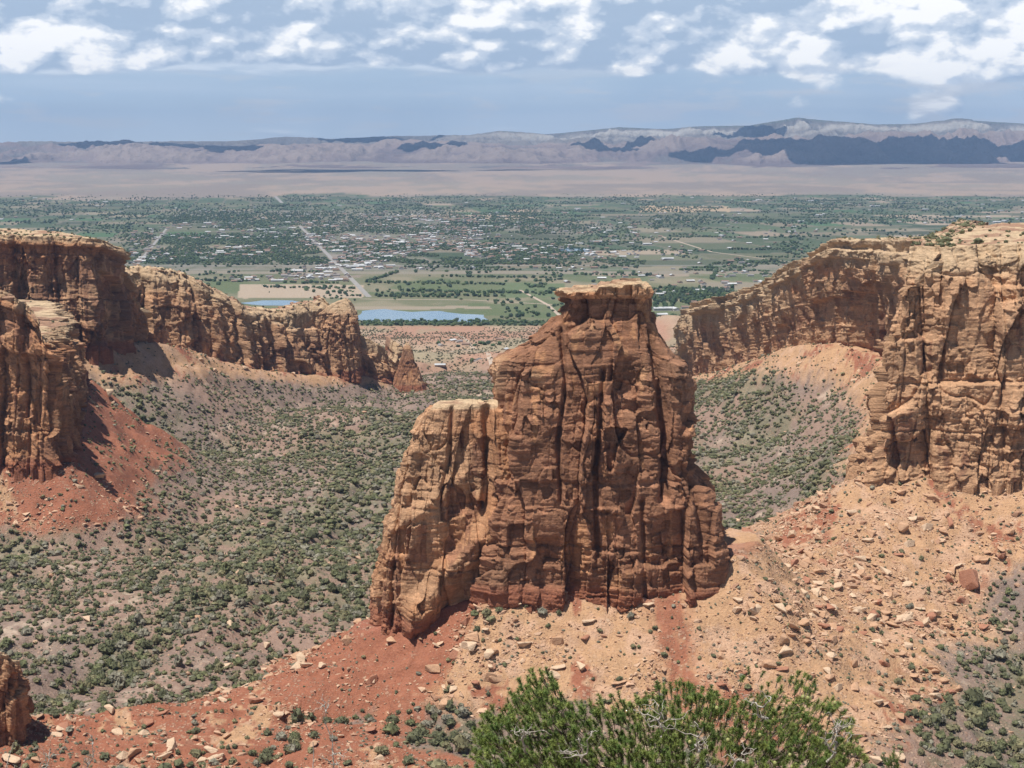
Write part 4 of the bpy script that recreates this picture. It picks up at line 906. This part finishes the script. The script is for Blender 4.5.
shade = rng.uniform(0, 1, (n, 1)); bc = lerp(C(.40, .22, .14)[None], C(.62, .43, .29)[None], shade) * rng.uniform(.85, 1.12, (n, 1))
spx, spy, sD = screen(xx, yy, gz_)
vis = (spx > 3) & (spx < 1021) & (spy < 765) & ~((spx > 370) & (spx < 735) & (yy > 650)) & ~((spx > 475) & (spx < 875) & (spy > 690)) & (yy < 760)
rank = np.where(vis, bsz / sD, 0); order = np.argsort(-rank)[:285]
ind = np.zeros(n, bool); ind[order] = True
rdat = {}
RC = {'cream': (.62, .45, .31), 'tan': (.52, .32, .20), 'reddish': (.40, .19, .12)}
for cn, cv in RC.items():
    for k_ in range(6):
        V, F, t_ = RB[k_]; o = mesh_obj('boulder', V, F, M_BOULDER, col=np.array(cv)[None] * t_[:, None], smooth=False); rdat[cn, k_] = o.data; bpy.data.objects.remove(o)
SHP = ['squarish', 'low', 'blocky', 'flat slab', 'angular', 'upright']
for i in order:
    k_ = int(rng.integers(0, 6)); cn = 'cream' if shade[i] > .62 else ('tan' if shade[i] > .22 else 'reddish')
    o = bpy.data.objects.new('boulder', rdat[cn, k_]); COL.objects.link(o); s_ = float(bsz[i])
    o.location = (float(xx[i]), float(yy[i]), float(gz_[i]) + .10 * s_); o.rotation_euler = (float(rng.normal(0, .22)), float(rng.normal(0, .22)), float(rng.uniform(0, 6.28))); o.scale = (s_ * 1.15, s_, s_ * .95)
    zn = zone_near(spx[i], spy[i], redz[i], None)
    tag(o, f'{"big" if s_ > 2.4 else "small"} {cn} {SHP[k_]} boulder {zn}', 'boulder', f'{cn} boulders {zn}')
A_ = np.stack([xx, yy, gz_ + .08 * bsz], 1)[~ind]; nn = len(A_)
tag(scatter_mesh('rubble', RS, A_, M_BOULDER, bc[~ind], bsz[~ind] * 1.15, bsz[~ind], rng.uniform(0, 6.28, nn), rng.integers(0, 5, nn)), 'tan sandstone rubble strewn over the slopes below the cliffs', 'rubble', kind='stuff')
print('rocks', n)
def surf(px, py, Y0):
    Y = Y0
    for _ in range(40):
        g = float(ground(np.array([P(px, py, Y)[0]]), np.array([Y]))[0][0]); Y += (min(GY(py, g), 2000) - Y) * .4
    return P(px, py, Y)[0], Y, g
for (px, py, Y0, wpx, k_, cn, tilt, lab) in (
    (904, 531, 690, 17, 2, 'tan', .35, 'large dark fronted boulder with an overhang below the right cliff'),
    (968, 583, 665, 27, 5, 'reddish', .5, 'largest cracked red boulder on the slope at the right edge'),
    (950, 582, 668, 14, 4, 'reddish', .9, 'leaning red slab beside the cracked red boulder at the right'),
    (837, 574, 670, 13, 0, 'cream', .1, 'cream block right of the tower, lower of a pair'),
    (817, 573, 672, 13, 1, 'tan', .2, 'tan slab right of the tower, left of the cream block'),
    (851, 514, 720, 14, 1, 'cream', .0, 'pale slab at the top of the rubble left of the right cliff foot'),
    (896, 690, 590, 18, 3, 'tan', .2, 'long tan slab lying beside the grey flats at lower right'),
    (936, 692, 590, 15, 3, 'cream', .3, 'pale flat slab on the grey flats at lower right'),
    (855, 664, 600, 11, 5, 'tan', .5, 'upright brown block standing among shrubs at lower right'),
    (795, 630, 615, 20, 3, 'tan', .6, 'long leaning tan slab right of the tower base'),
    (770, 668, 595, 16, 2, 'tan', .1, 'dark faced tan block just above the pine on its right half'),
    (722, 658, 600, 10, 5, 'tan', .0, 'squared upright tan block above the middle of the pine'),
    (108, 396, 980, 13, 2, 'cream', .1, 'cream rounded boulder on red soil behind the near left cliff'),
    (98, 478, 790, 16, 1, 'cream', .1, 'pale split boulder at the foot of the near left cliff'),
    (294, 735, 545, 12, 1, 'tan', .1, 'broad tan boulder on red soil left of the dead branch'),
    (267, 646, 640, 10, 0, 'cream', .1, 'lone cream boulder in the thicket left of the red ridge crest'),
    (341, 737, 545, 8, 4, 'cream', .0, 'small round white boulder right of the dead branch'),
    (10, 762, 535, 24, 3, 'cream', .1, 'cream slab in the bottom left corner')):
    x, y, g = surf(px, py, Y0); D = screen(x, y, g)[2]; s_ = wpx * D / FPX
    o = bpy.data.objects.new('boulder', rdat[cn, k_]); COL.objects.link(o); o.location = (x, y, g + .15 * s_); o.rotation_euler = (tilt * .3, tilt, .3 * px % 3); o.scale = (s_, s_ * .9, s_)
    tag(o, lab, 'boulder')

# ------------------------------------------------------------------ trees of the valley
P_ = []
def vtrees(x0, x1, y0, y1, n, smin=7, smax=12, thr=.45, seed=0):
    px = rng.uniform(x0, x1, n); py = rng.uniform(y0, y1, n)
    px = px + rng.normal(0, 16, n); py = py + rng.normal(0, 1.8, n) * (py < 300)
    xy = np.array([at0(a, b_) for a, b_ in zip(px, py)])
    k = n2(xy[:, 0] / 230, xy[:, 1] / 500, 930 + seed) * .6 + n2(xy[:, 0] / 70, xy[:, 1] / 140, 931 + seed) * .4 > thr
    for (x, y), a, b_ in zip(xy[k], px[k], py[k]): P_.append((x, y, rng.uniform(smin, smax), a, b_))
vtrees(130, 570, 212, 264, 20900, 4.8, 8.5, .42); vtrees(130, 620, 264, 300, 520, 6, 11, .55, 3); vtrees(560, 800, 218, 300, 6080, 4.8, 10.2, .50, 5); vtrees(0, 1024, 195, 222, 13300, 5.6, 11.0, .50, 7)
vtrees(760, 1024, 200, 240, 800, 8, 14, .53, 9); vtrees(355, 570, 321, 326, 420, 4, 8, .3, 11); vtrees(620, 730, 290, 326, 760, 7, 13, .36, 13); vtrees(490, 620, 296, 320, 200, 5, 10, .5, 15); vtrees(230, 360, 295, 304, 120, 4, 7, .5, 16)
vtrees(0, 140, 200, 232, 900, 7, 12, .45, 17)
for _ in range(85):                                                # windbreaks along the field edges
    px, py = rng.uniform(0, 1024), rng.uniform(196, 300); x, y = at0(px, py); a = .17 + (math.pi / 2 if rng.random() < .3 else 0)
    for q in np.arange(0, rng.uniform(80, 420), 11):
        P_.append((x + math.cos(-a) * q + rng.normal(0, 3), y + math.sin(-a) * q + rng.normal(0, 9), rng.uniform(7, 11), px, py))
for (px, py) in ((438, 344), (480, 344), (484, 345), (488, 344), (493, 346), (500, 345), (475, 346), (458, 347), (472, 362), (525, 360)):
    x, y, g = atg(px, py); P_.append((x, y, 7.0, px, py, g - .3))
RDS = [(at0(300, 226), at0(369, 297), 17), (at0(167, 228), at0(136, 266), 14), (at0(271, 192), at0(282, 203), 30), (at0(60, 266), at0(1024, 265), 24), (at0(60, 269.5), at0(1024, 269), 20)]
def off_road(x, y):
    for a, b_, w in RDS:
        ex, ey = b_[0] - a[0], b_[1] - a[1]; t_ = max(0, min(1, ((x - a[0]) * ex + (y - a[1]) * ey) / (ex * ex + ey * ey)))
        if math.hypot(x - a[0] - ex * t_, y - a[1] - ey * t_) < w: return False
    return True
P_ = [q if len(q) == 6 else (*q, -.1) for q in P_ if off_road(q[0], q[1]) and GY(322.5) * .5 < q[1] and not (352 < q[3] < 489 and 309.5 < q[4] < 321) and not (240 < q[3] < 352 and 300 < q[4] < 309)]
P_.sort(key=lambda q: q[1] / q[2])
VT = [crown_proto(90 + k_, 2, 60, 1.15) for k_ in range(4)]; vd = []
VC = ((.05, .085, .04), (.065, .10, .045), (.045, .07, .045), (.085, .115, .05)); VN = ('dark green', 'green', 'blue green', 'light green')
for k_ in range(4):
    V, F, t_ = VT[k_]; o = mesh_obj('valley_tree', V, F, M_LEAF, col=np.array(VC[k_])[None] * t_[:, None], smooth=False); vd.append(o.data); bpy.data.objects.remove(o)
def zone_vt(px, py):
    if py > 327: return 'beside the desert houses beyond the canyon mouth'
    if py > 318: return 'on the near bank of the river' if px < 600 else 'in the riverside grove right of the tower'
    if py > 290: return 'on the green plain beyond the river' if px < 600 else 'in the grove right of the tower cap'
    return 'on the valley plain beyond the ponds' if px < 600 else 'in the fields right of the tower cap'
for (x, y, s_, px, py, z) in P_[:300]:
    k_ = int(rng.integers(0, 4)); o = bpy.data.objects.new('valley_tree', vd[k_]); COL.objects.link(o); o.location = (x, y, z); o.rotation_euler = (0, 0, float(rng.uniform(0, 6.28))); o.scale = (s_ * 1.1, s_ * 1.1, s_)
    zn = zone_vt(px, py); tag(o, f'{"tall" if s_ > 9 else "small"} {VN[k_]} leafy tree {zn}', 'tree', f'{VN[k_]} trees {zn}')
R_ = np.array([(q[0], q[1], q[5], q[2]) for q in P_[300:]]); nn = len(R_)
tag(scatter_mesh('valley_woods', [crown_proto(95 + k_, 1, 6, 1.1) for k_ in range(4)], R_[:, :3], M_LEAF, np.array(VC)[rng.integers(0, 4, nn)], R_[:, 3] * 1.25, R_[:, 3] * .95, rng.uniform(0, 6.28, nn), rng.integers(0, 4, nn)), 'dark green trees of the town and fields in the valley', 'trees', kind='stuff')
print('valley trees', len(P_), 'houses', len(hs))

# ------------------------------------------------------------------ pinyon pine below the viewpoint
def tube(paths, seg=6):
    """paths: list of (points, radii) -> arrays"""
    Vs = []; Fs = []; n = 0
    for pts, rad in paths:
        pts = np.array(pts, float); t_ = np.gradient(pts, axis=0); t_ /= np.linalg.norm(t_, axis=1)[:, None] + 1e-9
        up = np.array([.3, .2, .93]); a = np.cross(t_, up); a /= np.linalg.norm(a, axis=1)[:, None] + 1e-9; b_ = np.cross(t_, a)
        th = np.linspace(0, 2 * math.pi, seg, endpoint=False)
        ring = pts[:, None] + (a[:, None] * np.cos(th)[None, :, None] + b_[:, None] * np.sin(th)[None, :, None]) * np.array(rad)[:, None, None]
        Vs.append(ring.reshape(-1, 3)); Fs.append(grid_faces(len(pts), seg, True) + n); n += len(pts) * seg
    return np.concatenate(Vs), np.concatenate(Fs)
def wiggle(a, b_, n, amp, r, sag=0.0):
    a, b_ = np.array(a, float), np.array(b_, float); t_ = np.linspace(0, 1, n)[:, None]; L = np.linalg.norm(b_ - a)
    p_ = a + (b_ - a) * t_; j = np.cumsum(r.normal(0, 1, (n, 3)), 0); j -= j[0] + (j[-1] - j[0]) * t_
    return p_ + j * amp * L / math.sqrt(n) + np.array([0, 0, 1]) * sag * L * np.sin(t_ * math.pi)
prng = np.random.default_rng(5)
PB = np.array([1.75, 15.4, 370.7])
pine = empty('pinyon_pine', PB); tag(pine, 'bushy green pinyon pine with pale dead twigs in the foreground at the bottom', 'pine tree')
def kid(name, V, F, mat, col=None, smooth=True, parent=pine):
    o = mesh_obj(name, np.asarray(V) - PB, F, mat, parent, col=col, smooth=smooth); return o
kid('trunk', *tube([(wiggle(PB, PB + [.15, -.1, 2.5], 12, .05, prng), np.linspace(.15, .08, 12))], 10), M_BARK)
OUT = [(470, 742), (484, 724), (505, 712), (520, 690), (532, 675), (552, 676), (566, 700), (580, 712), (605, 708), (625, 700), (650, 702), (675, 692), (700, 692), (722, 698), (748, 700), (765, 685), (788, 671), (806, 684), (826, 680), (842, 700), (862, 722), (870, 745), (866, 775), (850, 800)]
ox_ = np.array([o[0] for o in OUT]); oy_ = np.array([o[1] for o in OUT])
tips = []
def add_tip(p_, d_): tips.append((np.array(p_), d_ / np.linalg.norm(d_)))
limbs = []
crown_c = PB + [0, 0, 1.6]
while len(tips) < 3700:
    px = prng.uniform(474, 868); Y = 15.3 + prng.normal(0, .85)
    if abs(Y - 15.3) > 1.9: continue
    yt = np.interp(px, ox_, oy_) + prng.uniform(0, 1) ** 1.3 * 115 + 13
    lump = n3(np.array([px / 42.]), np.array([Y / .75]), np.array([yt / 46.]), 77)[0]
    if lump < .38 and prng.random() < .9: continue
    x, y, z = P(px, yt, 15.3); x = x; z = z - .18 * abs(Y - 15.3) ** 1.6 + (Y - 15.3) * .0
    p_ = np.array([x, Y, z]); d_ = (p_ - crown_c) * [.5, .5, .25]; d_ /= np.linalg.norm(d_); d_ = d_ * .75 + np.array([0, 0, .85]) + prng.normal(0, .24, 3)
    add_tip(p_, d_)
NV = []; NF = []; NC = []; n = 0; TW_ = []
nc_ = 100
for p_, d_ in tips:
    L = prng.uniform(.05, .11); a = np.cross(d_, [.2, .3, .9]); a /= np.linalg.norm(a); b_ = np.cross(d_, a)
    t_ = prng.uniform(0, 1, nc_) ** .8; th = prng.uniform(0, 6.28, nc_); sp_ = prng.uniform(.45, 1.3, nc_)
    base_ = p_ + d_ * (t_ * L)[:, None]; rad = a * np.cos(th)[:, None] + b_ * np.sin(th)[:, None]
    nd = d_ * (1 - sp_ * .6)[:, None] + rad * sp_[:, None]; nd /= np.linalg.norm(nd, axis=1)[:, None]
    ln = prng.uniform(.034, .056, nc_)[:, None]; sd = np.cross(nd, prng.normal(0, 1, (nc_, 3))); sd /= np.linalg.norm(sd, axis=1)[:, None]; wd = .0026
    NV.append(np.stack([base_ - sd * wd, base_ + sd * wd, base_ + nd * ln], 1).reshape(-1, 3)); NF.append(np.arange(nc_ * 3).reshape(-1, 3) + n); n += nc_ * 3
    g = prng.uniform(0, 1); cc = lerp(C(.10, .165, .04), C(.28, .33, .09), g ** 1.3); cr = cc[None] * prng.uniform(.75, 1.3, (nc_, 1)); NC.append(np.repeat(cr, 3, 0))
    TW_.append((np.stack([p_ - d_ * .06 + prng.normal(0, .012, 3), p_, p_ + d_ * L * .9]), [.005, .0038, .002]))
kid('needle_crown', np.concatenate(NV), np.concatenate(NF), M_NEEDLE, col=np.concatenate(NC), smooth=False)
V, F = tube(TW_, 4); tw = kid('twigs', V, F, M_BARK)
tip_pos = np.array([t_[0] for t_ in tips])
for q in range(16):                                                 # limbs, each with its branchlets reaching the tufts
    px = 482 + q * 25 + prng.uniform(-8, 8); yt = np.interp(px, ox_, oy_) + prng.uniform(28, 60); Y = 15.3 + prng.normal(0, .6)
    x, _, z = P(px, yt, 15.3); end = np.array([x, Y, z]); st = PB + [.1, 0, prng.uniform(1.2, 2.5)]
    L = wiggle(st, end, 14, .10, prng, -.05); paths = [(L, np.linspace(.045, .010, 14))]
    for k_ in range(12):
        i = int(prng.integers(5, 14)); dd = np.linalg.norm(tip_pos - L[i], axis=1); c = np.argsort(dd)[int(prng.integers(0, 12))]
        paths.append((wiggle(L[i], tip_pos[c], 7, .12, prng), np.linspace(.011, .004, 7)))
    kid('limb', *tube(paths, 6), M_BARK)
def dead(px, py, spread, n_, r, up=.5, parent=pine, name='dead_branch', Y=14.2, L0=.5):
    x, y, z = P(px, py, Y); o_ = np.array([x, y, z]); paths = []
    main = wiggle(o_ - [0, -.3, .25], o_ + np.array([r.normal(0, .1), r.normal(0, .1), L0 * up]), 9, .16, r); paths.append((main, np.linspace(.013, .004, 9)))
    for _ in range(n_):
        i = int(r.integers(2, 9)); e = main[i] + np.array([r.normal(0, spread), r.normal(0, spread * .5), abs(r.normal(.03, spread * .6))]); b_ = wiggle(main[i], e, 7, .2, r); paths.append((b_, np.linspace(.006, .002, 7)))
        for _ in range(3):
            j = int(r.integers(2, 7)); e2 = b_[j] + r.normal(0, spread * .35, 3); paths.append((wiggle(b_[j], e2, 5, .2, r), np.linspace(.0035, .0015, 5)))
    return paths
for a in ((528, 742, .12, 5), (583, 748, .16, 5), (664, 725, .17, 8), (703, 738, .14, 7), (716, 760, .12, 5), (772, 706, .13, 5), (842, 738, .14, 6), (834, 750, .13, 5)):
    kid('dead_branch', *tube(dead(a[0], a[1], a[2], a[3], prng, .35, Y=14.0 + prng.uniform(-.2, .5), L0=.4), 5), M_DEAD)
V0, F0 = ICO[2]
for (px, py) in ((835, 703), (808, 698), (803, 697), (717, 708), (790, 755), (792, 767), (728, 740), (690, 742), (775, 763), (850, 728), (760, 735), (817, 757)):
    x, y, z = P(px, py, 14.15 + prng.uniform(-.1, .3)); f = (1 + .12 * np.sin(V0[:, 2] * 14) * np.cos(np.arctan2(V0[:, 1], V0[:, 0]) * 6))[:, None]
    kid('cone', V0 * f * .019 * [1, 1, 1.15] + [x, y, z], F0, M_CONE)
# the tip of a second pine at its right
def small_pine(px, py, Y, cnt, lab, spread, name='pinyon_pine', col0=(.07, .13, .03), col1=(.17, .22, .06), L_=.13):
    x, y, z = P(px, py, Y); top = np.array([x, y, z]); root = np.array([x, y, 370.7]); e = empty(name, root); tag(e, lab, 'pine tree')
    r = np.random.default_rng(int(px)); NV = []; NF = []; NC = []; n = 0; paths = [(wiggle(root, top - [0, 0, .1], 12, .03, r), np.linspace(.06, .012, 12))]
    for _ in range(cnt):
        h = r.uniform(0, 1) ** .8; p_ = top + [r.normal(0, spread * (.2 + h)), r.normal(0, spread * (.2 + h)), -h * .7]; d_ = np.array([(p_ - top)[0] * .8, (p_ - top)[1] * .8, .5]) + r.normal(0, .15, 3); d_ /= np.linalg.norm(d_)
        paths.append((wiggle(np.array([x, y, p_[2] - .25]), p_, 6, .08, r), np.linspace(.008, .003, 6)))
        a = np.cross(d_, [.2, .3, .9]); a /= np.linalg.norm(a); b_ = np.cross(d_, a); m_ = 70; t_ = r.uniform(0, 1, m_); th = r.uniform(0, 6.28, m_); sp_ = r.uniform(.35, .85, m_)
        base_ = p_ + d_ * (t_ * L_)[:, None]; rad = a * np.cos(th)[:, None] + b_ * np.sin(th)[:, None]; nd = d_ * (1 - sp_ * .6)[:, None] + rad * sp_[:, None]; nd /= np.linalg.norm(nd, axis=1)[:, None]
        sd = np.cross(nd, r.normal(0, 1, (m_, 3))); sd /= np.linalg.norm(sd, axis=1)[:, None]; ln = r.uniform(.03, .05, m_)[:, None]
        NV.append(np.stack([base_ - sd * .002, base_ + sd * .002, base_ + nd * ln], 1).reshape(-1, 3)); NF.append(np.arange(m_ * 3).reshape(-1, 3) + n); n += m_ * 3
        cc = lerp(np.array(col0), np.array(col1), r.uniform()); NC.append(np.repeat(cc[None] * r.uniform(.75, 1.3, (m_, 1)), 3, 0))
    mesh_obj('needle_crown', np.concatenate(NV) - root, np.concatenate(NF), M_NEEDLE, e, col=np.concatenate(NC), smooth=False)
    V, F = tube(paths, 5); mesh_obj('trunk', V - root, F, M_BARK, e)
small_pine(893, 760, 14.8, 60, 'green tip of a second pine just right of the large one', .12)
# bare and half-dead shrubs at the lower left
def dead_shrub(px, py, Y, lab, n_, spread, leaf=0, lean=0.0, seed=1):
    r = np.random.default_rng(seed); x, y, z = P(px, py, Y); top = np.array([x, y, z]); root = np.array([x - lean * 1.4, y + .1, 370.7]); e = empty('dead_shrub', root); tag(e, lab, 'dead shrub')
    main = wiggle(root, top, 22, .05, r); paths = [(main, np.linspace(.022, .004, 22))]; ends = [top]
    for _ in range(n_):
        i = int(r.integers(12, 22)); f = main[i] + np.array([r.normal(lean * .3, spread), r.normal(0, spread * .6), abs(r.normal(.08, spread))]); b_ = wiggle(main[i], f, 8, .16, r); paths.append((b_, np.linspace(.008, .002, 8))); ends.append(f)
        for _ in range(3):
            j = int(r.integers(2, 8)); f2 = b_[j] + r.normal(0, spread * .5, 3) + [0, 0, .04]; paths.append((wiggle(b_[j], f2, 5, .2, r), np.linspace(.004, .0015, 5))); ends.append(f2)
    V, F = tube(paths, 5); mesh_obj('stem', V - root, F, M_DEAD, e)
    if leaf:
        c = np.array(ends)[r.integers(0, len(ends), leaf)] + r.normal(0, .028, (leaf, 3)); a = r.normal(0, .008, (leaf, 3)); b_ = r.normal(0, .008, (leaf, 3))
        mesh_obj('leaves', np.stack([c, c + a, c + b_], 1).reshape(-1, 3) - root, np.arange(leaf * 3).reshape(-1, 3), M_LEAF, e, col=np.repeat(np.array([.19, .21, .14])[None] * r.uniform(.7, 1.3, (leaf, 1)), 3, 0), smooth=False)
dead_shrub(326, 712, 16.4, 'bare white branched shrub rising from the bottom edge left of the pine', 9, .13, 240, .05, 3)
dead_shrub(313, 742, 16.0, 'small bare grey shrub beside the tall white branched one', 10, .10, 300, -.02, 4)
dead_shrub(50, 748, 16.2, 'grey twiggy shrub at the bottom edge near the left corner', 12, .10, 300, 0, 5)
dead_shrub(14, 742, 16.2, 'pale leaning branch with a leafy tip in the bottom left corner', 4, .08, 160, .30, 6)
dead_shrub(92, 735, 16.8, 'grey green shrub left of centre on the bottom left edge', 12, .07, 700, .02, 8)

# ------------------------------------------------------------------ air
hz = bpy.data.materials.new('haze'); hz.use_nodes = True; hn = hz.node_tree; hn.nodes.clear()
pv = hn.nodes.new('ShaderNodeVolumePrincipled'); pv.inputs['Color'].default_value = (.40, .62, 1.0, 1); pv.inputs['Density'].default_value = 2.7e-5; pv.inputs['Anisotropy'].default_value = .0
om = hn.nodes.new('ShaderNodeOutputMaterial'); hn.links.new(pv.outputs[0], om.inputs['Volume'])
hV = np.array([(sx * 21000, sy, sz) for sz in (-3, 1250) for sy in (-300, 34300) for sx in (-1, 1)], float)
hF = np.array([(0, 2, 3, 1), (4, 5, 7, 6), (0, 1, 5, 4), (2, 6, 7, 3), (0, 4, 6, 2), (1, 3, 7, 5)])
tag(mesh_obj('haze', hV, hF, hz, smooth=False), 'thin blue air over the far valley', 'haze', kind='stuff')
